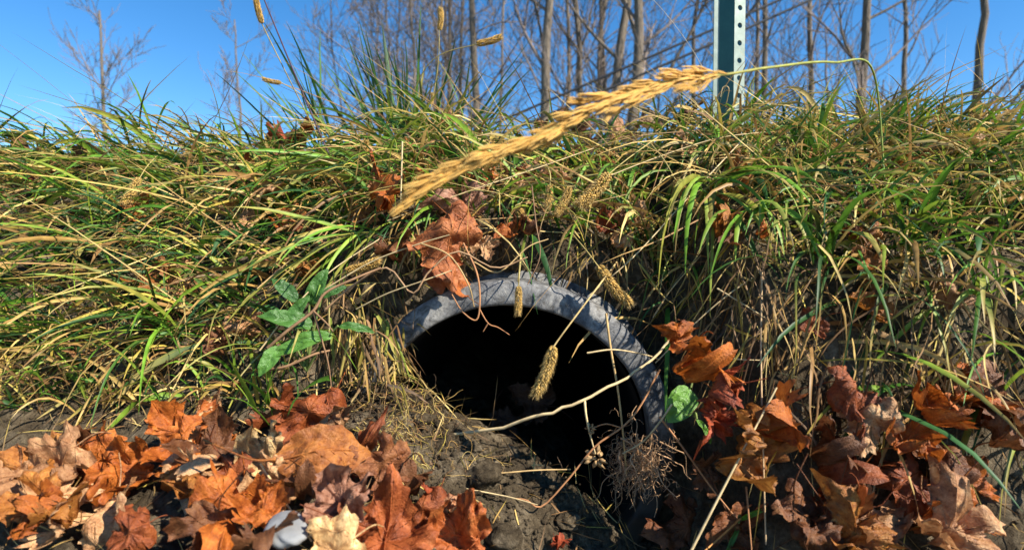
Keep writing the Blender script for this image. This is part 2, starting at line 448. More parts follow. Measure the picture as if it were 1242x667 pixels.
# ------------------------------------------------------------------ trees on the far side of the road
def make_tree(px, D, wpx, lean, limbs, seed, top=8.5, forked=False):
    r = np.random.default_rng(seed)
    base = Vector((at(px, 140, D).x, D, zt - 0.1))
    zmid = at(px, 140, D).z
    T = thing('bare_tree', '', 'tree', base, 'bare trees beyond the road')
    r0 = wpx / FPX * D / 2
    n = 16; hh = np.linspace(0, top, n)
    x = base.x + lean * (hh - (zmid - base.z)) + np.cumsum(r.normal(0, 0.035, n)); yv = base.y + np.cumsum(r.normal(0, 0.03, n))
    P = np.stack([x, yv, base.z + hh], -1)
    rad = r0 * (1.12 - 0.75 * hh / top) ; rad[0] *= 1.35
    g = G(); tube(g, P, rad, (1, 1, 1), 9); child(g.build('trunk', 'tree_bark'), T)
    def branch(g, p, d, L, rr, lev):
        k = 6 if lev < 2 else 4
        pts = [p]; dd = d
        for i in range(k):
            dd = dd + r.normal(0, 0.13, 3) + np.array([0, 0, 0.07]); dd = dd / np.linalg.norm(dd)
            pts.append(pts[-1] + dd * L / k)
        pts = np.array(pts)
        tube(g, pts, np.linspace(rr, max(rr * 0.3, 0.0036 * D / 10), k + 1), (1, 1, 1), 4 if lev < 2 else 3)
        if lev >= 3: return
        for i in range([7, 6, 4][lev]):
            q = r.uniform(0.25, 1.0); j = min(int(q * k), k - 1); pp = pts[j] + (pts[j + 1] - pts[j]) * (q * k - j)
            ax = (pts[j + 1] - pts[j]); ax /= np.linalg.norm(ax)
            o_ = r.normal(0, 1, 3); o_ -= ax * (o_ @ ax); o_ /= np.linalg.norm(o_)
            nd = ax * 0.75 + o_ * 0.6 + np.array([0, 0, 0.15]); nd /= np.linalg.norm(nd)
            branch(g, pp, nd, L * r.uniform(0.35, 0.6), max(rr * 0.5 * (1 - 0.5 * q), 0.0045 * D / 10), lev + 1)
    for i in range(limbs):
        hq = r.uniform(0.14, 0.97) * top; j = min(int(hq / top * (n - 1)), n - 2); q = hq / top * (n - 1) - j
        p = P[j] + (P[j + 1] - P[j]) * q
        a = r.uniform(0, 2 * np.pi); up = r.uniform(0.5, 1.5)
        d = np.array([math.cos(a), 0.6 * math.sin(a), up]); d /= np.linalg.norm(d)
        g = G(); branch(g, p, d, r.uniform(1.2, 2.6) * (1.15 - 0.5 * hq / top), r0 * r.uniform(0.22, 0.5) * (1.1 - 0.6 * hq / top), 1)
        child(g.build('limb', 'twig_far' if i % 3 else 'tree_bark'), T)
    return T
TREES = [
 (578, 11, 10, -0.09, 12, 'bare tree with leaning trunk, leftmost thick trunk behind the upright grass'),
 (546, 13, 6, -0.04, 12, 'thin bare tree just left of the leaning trunk'),
 (522, 14, 5, 0.03, 12, 'slim bare tree second left of the leaning trunk, behind tall grass'),
 (490, 15, 4, 0.05, 12, 'slender twiggy bare tree behind the tallest upright blades'),
 (455, 17, 3.5, -0.03, 12, 'faint twiggy sapling, leftmost of those behind the upright grass'),
 (652, 10, 13, -0.015, 12, 'straight bare tree with forked top left of the trunk cluster'),
 (686, 12, 6, 0.0, 10, 'straight thin dark bare tree right of the forked tree'),
 (708, 11, 9, -0.07, 11, 'bare tree with slightly leaning trunk between thin dark tree and pale pair'),
 (718, 12, 7, 0.02, 10, 'left trunk of the pale pair of bare trees above the golden seed head'),
 (733, 12.5, 7, -0.05, 10, 'right trunk of the pale pair of bare trees above the golden seed head'),
 (743, 10, 13, 0.055, 11, 'stout bare tree leaning right above the golden seed head'),
 (768, 9.5, 14, -0.01, 10, 'thick straight bare tree, right of the leaning stout one, clear sky to its right'),
 (841, 12, 6, 0.01, 10, 'slim pale bare tree left of the sign post'),
 (861, 9.5, 15, -0.01, 9, 'thick dark bare tree touching the left edge of the sign post'),
 (916, 12, 6, 0.0, 10, 'slim bare tree just right of the sign post'),
 (928, 11, 8, 0.03, 10, 'bare tree second to the right of the sign post'),
 (985, 12, 8, -0.02, 10, 'bare tree near the right side, first of four beyond the post'),
 (1040, 10, 12, 0.02, 10, 'bare tree with thick trunk toward the right side, second of four'),
 (1105, 13, 7, -0.03, 10, 'thin bare tree toward the right side, third of four'),
 (1180, 11, 11, 0.01, 10, 'bare tree at the far right of the row'),
 (505, 12, 4, -0.06, 13, 'thin crooked bare tree between the slim trunks behind the tall grass'),
 (535, 16, 4, 0.02, 13, 'grey sapling crowded between thin trunks left of the leaning trunk'),
 (562, 14, 5, 0.04, 12, 'thin bare tree touching the leaning trunk from the left'),
 (605, 15, 4, 0.03, 12, 'thin pale bare tree between the leaning trunk and the forked tree'),
 (475, 13, 3.5, 0.02, 12, 'low twiggy sapling rising through the tall upright blades'),
 (430, 16, 3, -0.02, 10, 'small twiggy sapling at the left margin of the thicket'),
 (290, 20, 4, 0.02, 9, 'small distant bare tree alone at the left in the clear sky'),
 (130, 18, 6, -0.02, 10, 'bare tree at the far left of the row'),
]
for i, (px, D, wpx, lean, nl, lab) in enumerate(TREES):
    t = make_tree(px, D, wpx, lean, int(nl * 1.55), 100 + i, top=(8.5 if px > 500 else 6.0) * (D / 11) ** 0.5); t['label'] = lab

# wires
def wire(label, a, b_):
    p0, p1 = Vector(a), Vector(b_)
    pts = [p0.lerp(p1, k / 24) - Vector((0, 0, 0.06 * math.sin(math.pi * k / 24))) for k in range(25)]
    g = G(); tube(g, pts, 0.018, (1, 1, 1), 6); o = g.build('overhead_wire', 'wire_black'); tag(o, label, 'wire', 'overhead wires behind the sign post')
wire('upper of two thin black wires sloping up to the right behind the post', at(560, 167, 8.2), at(1300, -163, 8.2))
wire('lower of two thin black wires sloping up to the right behind the post', at(560, 184, 8.2), at(1300, -146, 8.2))

# ------------------------------------------------------------------ sign post
def make_post():
    D = 0.86; pb = at(884, 300, D); zb = pb.z; ztp = at(884, -160, D).z
    T = thing('sign_post', 'green and galvanised steel channel sign post with a row of round holes', 'post', (pb.x, D, zb))
    s = D / FPX                                 # metres per photo pixel there
    def strip(name, a, b_, th, material, holes=False):
        a = np.array(a, float); b_ = np.array(b_, float)
        ax = (b_ - a); wd = np.linalg.norm(ax); ax /= wd; nn = np.array([ax[1], -ax[0]]) * th
        g = G(); hgt = ztp - zb
        if not holes:
            q = [a, b_, b_ - nn, a - nn]
            v = [(x, y, z) for z in (0, hgt) for x, y in q]
            g.add(v, [(0, 1, 5, 4), (1, 2, 6, 5), (2, 3, 7, 6), (3, 0, 4, 7), (4, 5, 6, 7)], (1, 1, 1))
        else:
            pitch = 21.2 * s; off = (at(884, 24.5, D).z - zb) % pitch; nn_ = int(hgt / pitch)
            def pt(u, z, d): p = a + ax * u - nn * d; return (p[0], p[1], z)
            for k in range(nn_):
                zc = off + k * pitch
                for d in (0, 1):
                    ang = np.linspace(0, 2 * np.pi, 16, endpoint=False)
                    inn = [pt(wd / 2 + 3.3 * s * math.cos(t), zc + 3.3 * s * math.sin(t), d) for t in ang]
                    out = []
                    for t in ang:
                        c, s_ = math.cos(t), math.sin(t); m_ = max(abs(c), abs(s_))
                        out.append(pt(wd / 2 + wd / 2 * c / m_, zc + pitch / 2 * s_ / m_, d))
                    g.add(inn + out, [(q, 16 + q, 16 + (q + 1) % 16, (q + 1) % 16) for q in range(16)], (1, 1, 1))
                    if d == 0: front = inn
                g.add(front + inn, [(q, (q + 1) % 16, 16 + (q + 1) % 16, 16 + q) for q in range(16)], (1, 1, 1))
            for u in (0, wd):
                g.add([pt(u, 0, 0), pt(u, hgt, 0), pt(u, hgt, 1), pt(u, 0, 1)], [(0, 1, 2, 3)], (1, 1, 1))
        o = g.build(name, material, smooth=False); o.parent = T; return o
    th = 0.0026
    x0 = -13 * s
    strip('flange', (x0, 0.029), (x0 + 6.5 * s, 0.030), th, 'post_galvanised')
    strip('side_wall', (x0 + 6.7 * s, 0.030), (x0 + 21.5 * s, 0.018), th, 'post_green_paint')
    strip('web', (x0 + 21.7 * s, 0.0175), (x0 + 36.5 * s, 0.023), th, 'post_galvanised', True)
    strip('side_wall', (x0 + 36.8 * s, 0.024), (x0 + 36 * s, 0.050), th, 'post_green_paint')
    strip('flange', (x0 + 36 * s, 0.0505), (x0 + 31 * s, 0.056), th, 'post_galvanised')
make_post()

# ------------------------------------------------------------------ fallen leaves
HALF = [(0, 0), (0.07, -0.045), (0.16, -0.10), (0.25, -0.12), (0.30, -0.07), (0.38, -0.06), (0.36, 0.02), (0.44, 0.06), (0.40, 0.10),
        (0.33, 0.135), (0.42, 0.19), (0.50, 0.20), (0.58, 0.24), (0.555, 0.31), (0.62, 0.40), (0.53, 0.41), (0.50, 0.50), (0.42, 0.44), (0.34, 0.42),
        (0.26, 0.40), (0.205, 0.43), (0.20, 0.52), (0.245, 0.60), (0.30, 0.65), (0.225, 0.68), (0.20, 0.74), (0.215, 0.82), (0.135, 0.82), (0.08, 0.89), (0.03, 0.955), (0, 1.0)]
OVAL = [(0, 0), (0.06, 0.01), (0.14, 0.06), (0.21, 0.14), (0.255, 0.25), (0.275, 0.37), (0.27, 0.50), (0.235, 0.64), (0.17, 0.79), (0.09, 0.91), (0, 1.0)]
def outline(half):
    return np.array(half + [(-x, y) for x, y in half[-2:0:-1]], float)
def dens(P, m):
    Q = np.vstack([P, P[:1]]); out = []
    for a, b_ in zip(Q[:-1], Q[1:]):
        for k in range(m): out.append(a + (b_ - a) * k / m)
    return np.array(out)
class Warp:
    def __init__(s, r, fold, bend, edge, crum):
        s.fold, s.bend, s.edge, s.crum = fold, bend, edge, crum
        s.a = r.uniform(-0.5, 0.5); s.o = r.uniform(0, 50, 2); s.ph = r.uniform(0, 6.28)
    def __call__(s, P):
        x = P[:, 0].copy(); y = P[:, 1] - 0.35
        r2 = np.hypot(x, y); th = np.arctan2(y, x)
        z = s.fold * np.abs(x) + s.edge * r2 ** 2 * (1.2 + np.sin(3 * th + s.ph)) + s.crum * fbm(P[:, 0] + s.o[0], P[:, 1] + s.o[1], 3.5, 3, 71)
        z += 0.02 * np.cos(5 * th) * r2
        # bend round an axis in the leaf plane
        c, sn = math.cos(s.a), math.sin(s.a)
        u = c * x + sn * y; w_ = -sn * x + c * y
        k = s.bend
        if abs(k) > 1e-3:
            w2 = np.sin(k * w_) * (1 / k - z); z2 = 1 / k - np.cos(k * w_) * (1 / k - z)
        else: w2, z2 = w_, z
        return np.stack([c * u - sn * w2, sn * u + c * w2 + 0.35, z2], -1)
def leaf_mesh(r, half, fold, bend, edge, crum, stalk=0.6, veins='maple', mname='dry_leaf', tear=0.0):
    O = dens(outline(half), 2); cen = np.array([0, 0.30])
    if tear:
        ang = np.arctan2(*(O - cen).T); ta = r.uniform(0, 6.28)
        k = 1 - tear * np.exp(-((np.mod(ang - ta + np.pi, 2 * np.pi) - np.pi) / 0.5) ** 2); O = cen + (O - cen) * k[:, None]
    O = O + r.normal(0, 0.006, O.shape)
    rings = [0.12, 0.3, 0.48, 0.64, 0.78, 0.9, 1.0]
    W = Warp(r, fold, bend, edge, crum)
    P = np.vstack([cen[None]] + [cen + (O - cen) * t for t in rings]); m = len(O)
    V = W(P)
    f3 = [(0, 1 + k, 1 + (k + 1) % m) for k in range(m)]
    f4 = [(1 + q * m + k, 1 + (q + 1) * m + k, 1 + (q + 1) * m + (k + 1) % m, 1 + q * m + (k + 1) % m) for q in range(len(rings) - 1) for k in range(m)]
    g = G(); g.add(V, f3, (1, 1, 1)); g.f.append(np.array(f4))
    me = g.build('leaf_blade', mname); blade = me.data; bpy.data.objects.remove(me)
    g = G()
    if veins == 'maple': VL = [((0, 0), (0, 0.95), 0.011), ((0, 0), (0.53, 0.40), 0.008), ((0, 0), (-0.53, 0.40), 0.008), ((0, 0), (0.33, -0.05), 0.006), ((0, 0), (-0.33, -0.05), 0.006), ((0, 0.42), (0.18, 0.62), 0.005), ((0, 0.42), (-0.18, 0.62), 0.005), ((0.25, 0.19), (0.44, 0.22), 0.004), ((-0.25, 0.19), (-0.44, 0.22), 0.004)]
    else: VL = [((0, 0), (0, 0.97), 0.014)] + [((0, 0.12 + 0.13 * k), (sg * (0.17 - 0.015 * abs(k - 2)), 0.28 + 0.13 * k), 0.006) for k in range(5) for sg in (-1, 1)]
    for a, b_, rr in VL:
        t = np.linspace(0, 1, 9)[:, None]; p = np.array(a) * (1 - t) + np.array(b_) * t
        tube(g, W(p) + np.array([0, 0, 0.003]), np.linspace(rr, rr * 0.3, 9), (1, 1, 1), 4)
    me = g.build('leaf_vein', mname); vein = me.data; bpy.data.objects.remove(me)
    g = G(); s0 = W(np.array([[0, 0.02]]))[0]; dv = s0 - W(np.array([[0, 0.10]]))[0]; dv /= np.linalg.norm(dv)
    pts = catmull([s0, s0 + dv * stalk * 0.5 + r.normal(0, 0.05, 3), s0 + dv * stalk + r.normal(0, 0.12, 3)], 9)
    tube(g, pts, np.linspace(0.012, 0.010, 9), (1, 1, 1), 5)
    me = g.build('leaf_stalk', mname); st = me.data; bpy.data.objects.remove(me)
    return blade, vein, st
BROAD = [(x, y) for x, y in HALF[:1]] + [((0.62 + 0.38 * 0.50 / max(0.2, math.hypot(x, y - 0.3))) * x, 0.3 + (0.62 + 0.38 * 0.50 / max(0.2, math.hypot(x, y - 0.3))) * (y - 0.3)) for x, y in HALF[1:]]
BROAD[-1] = (0, BROAD[-1][1])
rl = np.random.default_rng(5)
#                    fold bend edge crumple
LM = {'flat':  leaf_mesh(rl, HALF, 0.12, 0.7, 0.2, 0.34),
      'flat2': leaf_mesh(rl, HALF, -0.15, -0.8, 0.3, 0.40, tear=0.3),
      'cup':   leaf_mesh(rl, HALF, 0.28, 1.3, 0.5, 0.36),
      'dome':  leaf_mesh(rl, HALF, -0.25, -1.3, -0.30, 0.40),
      'curl':  leaf_mesh(rl, HALF, 0.35, 2.4, 0.6, 0.45, tear=0.25),
      'roll':  leaf_mesh(rl, HALF, 0.2, -2.6, 0.25, 0.32),
      'crum':  leaf_mesh(rl, HALF, 0.4, 2.0, 0.9, 0.70, tear=0.2),
      'crum2': leaf_mesh(rl, HALF, -0.5, -1.6, 0.8, 0.85),
      'fold':  leaf_mesh(rl, BROAD, -0.35, -1.5, 0.15, 0.45, tear=0.35),
      'wave':  leaf_mesh(rl, BROAD, 0.15, 1.0, 0.45, 0.75),
      'tent':  leaf_mesh(rl, BROAD, -0.6, -0.9, 0.3, 0.55),
      'oval':  leaf_mesh(rl, OVAL, 0.25, 0.9, 0.15, 0.18, veins='pin'),
      'oval2': leaf_mesh(rl, OVAL, -0.2, -1.3, 0.10, 0.25, veins='pin'),
      'green': leaf_mesh(rl, OVAL, 0.22, -0.9, 0.05, 0.10, veins='pin', mname='green_leaf', stalk=0.3)}
RUST = (0.30, 0.085, 0.026); ORANGE = (0.50, 0.15, 0.025); REDO = (0.42, 0.085, 0.028); TAN = (0.46, 0.25, 0.12); PEACH = (0.68, 0.42, 0.22)
BRN = (0.20, 0.085, 0.035); DKB = (0.11, 0.035, 0.02); PINK = (0.42, 0.22, 0.15); AMBER = (0.42, 0.17, 0.035); CREAM = (0.74, 0.52, 0.26)
def put_leaf(p, size, nrm, roll, shape, col, label, cat='leaf', name='fallen_leaf', group='fallen autumn leaves', detail=True, centre=True):
    z = Vector(nrm).normalized()
    up = Vector((0, 0, 1)) if abs(z.z) < 0.95 else Vector((0, 1, 0))
    x = up.cross(z).normalized(); y = z.cross(x)
    c, s = math.cos(R(roll)), math.sin(R(roll))
    x2 = x * c + y * s; y2 = -x * s + y * c
    M = Matrix((x2, y2, z)).transposed().to_4x4()
    loc = Vector(p) - (M @ Vector((0, 0.35, 0))) * size if centre else Vector(p)
    T = thing(name, label, cat, loc, group)
    T.rotation_euler = M.to_euler(); T.scale = (size,) * 3
    v = random.uniform(0.78, 0.98)
    col = (col[0], col[1] * 0.93, col[2] * 0.85)
    for nm, me, k in zip(('blade', 'veins', 'stalk'), LM[shape], (1, 1.25, 0.85)):
        if nm == 'veins' and not detail: continue
        o = bpy.data.objects.new(nm, me); COL.objects.link(o); o.parent = T
        o.color = (*[min(1, q * k * v) for q in col], 1)
    return T
CAM = (0, -1, 0.25)
# px, py, lift, width in px, normal, roll, shape, colour, label
LEAVES = [
 (545, 292, 0.085, 104, (0.45, -0.9, 0.3), 175, 'fold', (0.48, 0.17, 0.06), 'large rust-brown maple leaf hanging just above the pipe rim'),
 (525, 328, 0.080, 36, (-0.3, -1, 0.2), 200, 'oval2', (0.40, 0.13, 0.05), 'small curled orange leaf piece tucked under the large rust leaf'),
 (560, 350, 0.055, 30, (0.2, -1, 0.5), 30, 'oval', ORANGE, 'small bright orange leaf resting on top of the pipe rim'),
 (464, 238, 0.055, 62, (0.2, -1, 0.5), 120, 'crum', ORANGE, 'orange maple leaf in the grass left of the golden seed head tip'),
 (440, 262, 0.015, 40, (-0.2, -1, 0.6), 250, 'flat2', AMBER, 'amber leaf half hidden in grass below the orange leaf'),
 (362, 180, 0.02, 50, (0.0, -0.8, 0.6), 20, 'crum', REDO, 'red-orange crumpled leaf high on the left bank'),
 (335, 190, 0.015, 36, (0.2, -0.8, 0.6), 140, 'flat', BRN, 'brown leaf beside the red-orange leaf high on the left bank'),
 (330, 225, 0.015, 40, (-0.2, -0.8, 0.6), 60, 'cup', PINK, 'pinkish brown leaf on the left bank under bent blades'),
 (532, 150, 0.015, 44, (0.1, -1, 0.4), 10, 'curl', REDO, 'red-brown leaf standing up on the crest among upright blades'),
 (512, 163, 0.010, 30, (-0.3, -1, 0.4), 80, 'crum', DKB, 'dark brown leaf on the crest left of the standing red leaf'),
 (535, 183, 0.02, 40, (0.3, -0.8, 0.6), 200, 'cup', REDO, 'reddish leaf below the crest above the orange leaf'),
 (830, 141, 0.010, 30, (0.2, -1, 0.3), 35, 'crum', DKB, 'dark red-brown leaf on the crest left of the sign post'),
 (700, 152, 0.010, 34, (0.2, -1, 0.5), 70, 'crum2', BRN, 'brown crumpled leaf on the crest behind the golden seed head'),
 (663, 160, 0.012, 32, (-0.2, -1, 0.5), 150, 'flat', RUST, 'rust leaf on the crest under the middle of the golden seed head'),
 (712, 178, 0.015, 36, (0.1, -1, 0.6), 210, 'cup', PINK, 'pinkish leaf below the crest under the golden seed head'),
 (690, 204, 0.02, 38, (0.3, -1, 0.6), 260, 'crum', (0.30, 0.11, 0.08), 'maroon leaf lying in grass mid bank above the pipe'),
 (760, 160, 0.010, 40, (0.2, -0.7, 0.8), 20, 'flat2', TAN, 'tan leaf lying flat on the crest right of the golden seed head'),
 (790, 150, 0.010, 40, (0.0, -0.7, 0.8), 110, 'flat', (0.34, 0.22, 0.13), 'pale brown leaf on the crest between tan leaf and dark leaf'),
 (565, 248, 0.04, 50, (0.1, -1, 0.5), 90, 'crum2', PINK, 'pinkish crumpled leaf above the large rust leaf'),
 (620, 225, 0.015, 34, (0.1, -1, 0.5), 290, 'cup', BRN, 'brown leaf in grass under the golden seed head tip'),
 (480, 305, 0.015, 44, (0.1, -1, 0.5), 40, 'crum', BRN, 'dull brown leaf left of the large rust leaf'),
 (918, 172, 0.02, 46, (-0.2, -1, 0.5), 300, 'flat', ORANGE, 'bright orange leaf on the upper right bank below the post'),
 (880, 196, 0.012, 30, (-0.2, -1, 0.5), 30, 'crum', BRN, 'small brown leaf left of the bright orange upper right leaf'),
 (833, 440, 0.535, 78, (0.6, -1, 0.3), 150, 'crum', (0.62, 0.19, 0.03), 'bright orange crumpled leaf right of the pipe rim'),
 (822, 408, 0.55, 40, (0.5, -1, 0.3), 60, 'crum2', ORANGE, 'small orange leaf above the bright crumpled leaf right of the pipe'),
 (874, 472, 0.52, 72, (0.6, -1, 0.4), 230, 'curl', (0.45, 0.10, 0.035), 'red-orange folded leaf right of the bright orange crumpled leaf'),
 (865, 508, 0.525, 50, (0.3, -1, 0.2), 120, 'crum2', REDO, 'dark red leaf under the red-orange folded leaf'),
 (908, 548, 0.50, 112, (0.4, -1, 0.45), 175, 'wave', (0.34, 0.15, 0.035), 'large amber-brown leaf with pale edge at the right bank'),
 (910, 500, 0.515, 44, (0.2, -1, 0.3), 40, 'crum', AMBER, 'small amber leaf above the large amber-brown leaf'),
 (862, 575, 0.03, 48, (0.5, -1, 0.4), 260, 'roll', BRN, 'brown rolled leaf in shade left of the large amber-brown leaf'),
 (830, 640, 0.02, 90, (0.1, -0.6, 0.9), 100, 'flat2', (0.20, 0.075, 0.03), 'dark brown leaf lying in shade at bottom right'),
 (890, 645, 0.02, 74, (0.0, -0.7, 0.8), 200, 'cup', (0.26, 0.10, 0.035), 'brown leaf at bottom right under crossing straws'),
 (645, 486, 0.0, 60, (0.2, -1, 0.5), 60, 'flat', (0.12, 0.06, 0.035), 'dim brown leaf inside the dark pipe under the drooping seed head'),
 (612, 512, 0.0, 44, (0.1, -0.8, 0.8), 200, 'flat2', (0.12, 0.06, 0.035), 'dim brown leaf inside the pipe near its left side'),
 # the pile at the lower left
 (372, 505, 0.050, 98, (0.35, -1, 0.5), 140, 'fold', (0.40, 0.11, 0.03), 'rust-orange arched leaf at the top of the lower left leaf pile'),
 (408, 512, 0.050, 62, (0.3, -1, 0.5), 215, 'curl', TAN, 'tan curled leaf at the top right of the lower left leaf pile'),
 (345, 500, 0.020, 60, (0.0, -1, 0.5), 60, 'crum', RUST, 'rust leaf behind the arched leaf of the lower left pile'),
 (378, 548, 0.075, 118, (0.25, -0.9, 0.6), 275, 'oval2', (0.44, 0.17, 0.04), 'orange-brown rolled leaf like a tongue across the lower left pile'),
 (318, 552, 0.05, 76, (0.25, -0.9, 0.7), 60, 'wave', CREAM, 'cream leaf at the left end of the orange-brown rolled leaf'),
 (328, 588, 0.045, 78, (0.3, -0.9, 0.6), 100, 'wave', PEACH, 'pale peach leaf with rusty spots on the lower left pile'),
 (322, 622, 0.05, 76, (0.3, -0.8, 0.8), 330, 'cup', ORANGE, 'orange leaf under the pale peach leaf at lower left'),
 (412, 603, 0.050, 88, (0.3, -0.9, 0.6), 20, 'wave', PINK, 'dusty pink-tan leaf in the middle of the lower left pile'),
 (372, 590, 0.035, 64, (0.1, -0.9, 0.6), 190, 'crum', BRN, 'brown crumpled leaf left of the dusty pink-tan leaf'),
 (462, 560, 0.035, 78, (0.3, -0.9, 0.6), 80, 'flat2', (0.30, 0.12, 0.045), 'brown leaf at the right edge of the lower left pile beside grey soil'),
 (432, 548, 0.025, 60, (0.2, -0.9, 0.6), 310, 'crum2', RUST, 'rust crumpled leaf behind the brown leaf at the pile edge'),
 (470, 645, 0.060, 120, (0.25, -0.85, 0.65), 350, 'tent', (0.42, 0.12, 0.035), 'large rust-orange leaf at the bottom middle of the leaf pile'),
 (553, 645, 0.050, 92, (0.35, -0.8, 0.7), 60, 'wave', (0.50, 0.15, 0.04), 'orange leaf with raised edge at the bottom next to grey soil'),
 (512, 622, 0.035, 74, (0.0, -0.8, 0.7), 160, 'fold', RUST, 'rust leaf between the two large orange leaves at the bottom'),
 (546, 606, 0.040, 44, (0.5, -1, 0.3), 10, 'curl', (0.60, 0.32, 0.18), 'small peach leaf standing upright above the raised-edge leaf'),
 (522, 600, 0.02, 34, (0.0, -1, 0.3), 120, 'crum', REDO, 'small red leaf left of the upright peach leaf'),
 (405, 668, 0.070, 96, (0.3, -0.8, 0.7), 120, 'tent', CREAM, 'cream-tan leaf at the bottom edge right of the pale stone'),
 (428, 638, 0.050, 70, (0.2, -0.8, 0.7), 250, 'cup', RUST, 'dark rust leaf between cream-tan and large rust-orange leaves'),
 (330, 655, 0.05, 70, (0.2, -0.8, 0.7), 30, 'crum', BRN, 'brown leaf at the bottom left under the pale stone'),
 (490, 590, 0.02, 60, (0.2, -0.8, 0.7), 200, 'crum', BRN, 'brown crumpled leaf on the soil right of the dusty pink-tan leaf'),
 (676, 660, 0.012, 26, (0.2, -0.8, 0.7), 200, 'crum', (0.5, 0.10, 0.04), 'tiny red leaf scrap on the soil at the bottom centre'),
]
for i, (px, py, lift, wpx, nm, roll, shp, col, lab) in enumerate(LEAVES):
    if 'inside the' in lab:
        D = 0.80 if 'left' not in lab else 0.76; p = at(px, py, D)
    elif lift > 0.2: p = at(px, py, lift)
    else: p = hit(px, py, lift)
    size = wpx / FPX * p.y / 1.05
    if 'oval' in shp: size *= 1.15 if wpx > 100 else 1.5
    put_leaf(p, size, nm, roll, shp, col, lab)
# leaves on the bank to either side
sides = []
rs = np.random.default_rng(77)
PALN = [('rust', RUST), ('orange', ORANGE), ('tan', TAN), ('brown', BRN), ('peach', PEACH), ('amber', AMBER)]
def side_leaf(px, py, wpx, reg):
    ci = rs.integers(0, 6); sides.append([reg, PALN[ci][0], px, py, wpx, PALN[ci][1], ['flat', 'cup', 'dome', 'curl', 'crum', 'flat2', 'roll', 'crum2', 'fold', 'wave', 'tent'][rs.integers(0, 11)]])
for k in range(26): side_leaf(rs.uniform(20, 300), rs.uniform(500, 660), rs.uniform(56, 100), 'on the far left ditch floor')
for k in range(14): side_leaf(rs.uniform(10, 305), rs.uniform(180, 480), rs.uniform(36, 60), 'on the far left grassy bank')
for k in range(22): side_leaf(rs.uniform(945, 1230), rs.uniform(470, 660), rs.uniform(56, 100), 'on the far right lower bank')
for k in range(12): side_leaf(rs.uniform(945, 1230), rs.uniform(170, 450), rs.uniform(36, 60), 'on the far right grassy bank')
for k in range(20): side_leaf(rs.uniform(320, 600), rs.uniform(165, 330), rs.uniform(26, 44), 'half hidden in grass left of the pipe crown')
for k in range(22): side_leaf(rs.uniform(600, 925), rs.uniform(165, 300), rs.uniform(26, 44), 'half hidden in grass right of the pipe crown')
ORD = ['first', 'second', 'third', 'fourth', 'fifth', 'sixth', 'seventh', 'eighth', 'ninth', 'tenth', 'eleventh', 'twelfth', 'thirteenth']
sides.sort(key=lambda s: (s[0], s[1], s[2])); cnt = {}
for reg, cn, px, py, wpx, col, shp in sides:
    k = cnt.get((reg, cn), 0); cnt[(reg, cn)] = k + 1
    p = hit(px, py, rs.uniform(0.035, 0.065) if 'half' in reg else rs.uniform(0.015, 0.05))
    put_leaf(p, wpx / FPX * p.y / 1.05, (rs.normal(0.2, 0.3), -0.9, rs.uniform(0.4, 1.0)), rs.uniform(0, 360), shp, col, f'{cn} leaf {reg}, {ORD[k]} such from left', detail=wpx > 55)

# ------------------------------------------------------------------ stones and clods
def rock(name, label, cat, p, size, col, seed, squash=(1, 0.8, 0.6), group=None, smooth=False):
    import bmesh
    bm = bmesh.new(); bmesh.ops.create_icosphere(bm, subdivisions=4, radius=1)
    for v_ in bm.verts:
        c = v_.co.copy()
        k = 1 + 0.30 * float(vnoise(c.x * 0.9 + seed, c.y * 0.9 + c.z * 0.8, seed)) + (0.28 * float(fbm(c.x + seed, c.y - c.z * 0.8, 1.0, 3, seed + 2)) if smooth else 0.5 * float(fbm(c.x * 2 + seed, c.y * 2 - c.z * 1.7, 1.0, 4, seed + 2)))
        v_.co = Vector((c.x * squash[0], c.y * squash[1], c.z * squash[2])) * size * k
    me = bpy.data.meshes.new(name); bm.to_mesh(me); bm.free()
    for q in me.polygons: q.use_smooth = True
    me.materials.append(MATS['stone' if smooth else 'soil']); o = bpy.data.objects.new(name, me); COL.objects.link(o)
    o.location = p; o.color = (*col, 1); o.rotation_euler = (0, 0, seed * 0.7); tag(o, label, cat, group); return o
s1 = hit(350, 642, 0.06); rock('stone', 'smooth pale grey stone among the leaves at the bottom left', 'stone', s1, 0.0165, (0.27, 0.27, 0.265), 3, (1.5, 1, 0.55), smooth=True)
rock('soil_clod', 'dark grey clod of soil wedged above the pipe rim right of the rust leaf', 'clod', hit(622, 300, 0.012), 0.022, (0.075, 0.075, 0.075), 8, (1, 0.8, 1.2))
rock('soil_clod', 'grey soil clod on the bank face above the right of the rim', 'clod', hit(725, 330, 0.01), 0.018, (0.10, 0.095, 0.085), 12)
rock('soil_clod', 'crumbly grey soil clod in front of the pipe mouth, left of the gully', 'clod', hit(590, 575, 0.012), 0.020, (0.13, 0.12, 0.10), 15)
rock('soil_clod', 'grey soil clod at the bottom centre beside the raised-edge leaf', 'clod', hit(612, 652, 0.012), 0.016, (0.16, 0.15, 0.13), 17)
rock('soil_clod', 'small grey clod on the soil slope at bottom centre right', 'clod', hit(690, 630, 0.008), 0.013, (0.13, 0.125, 0.11), 19)
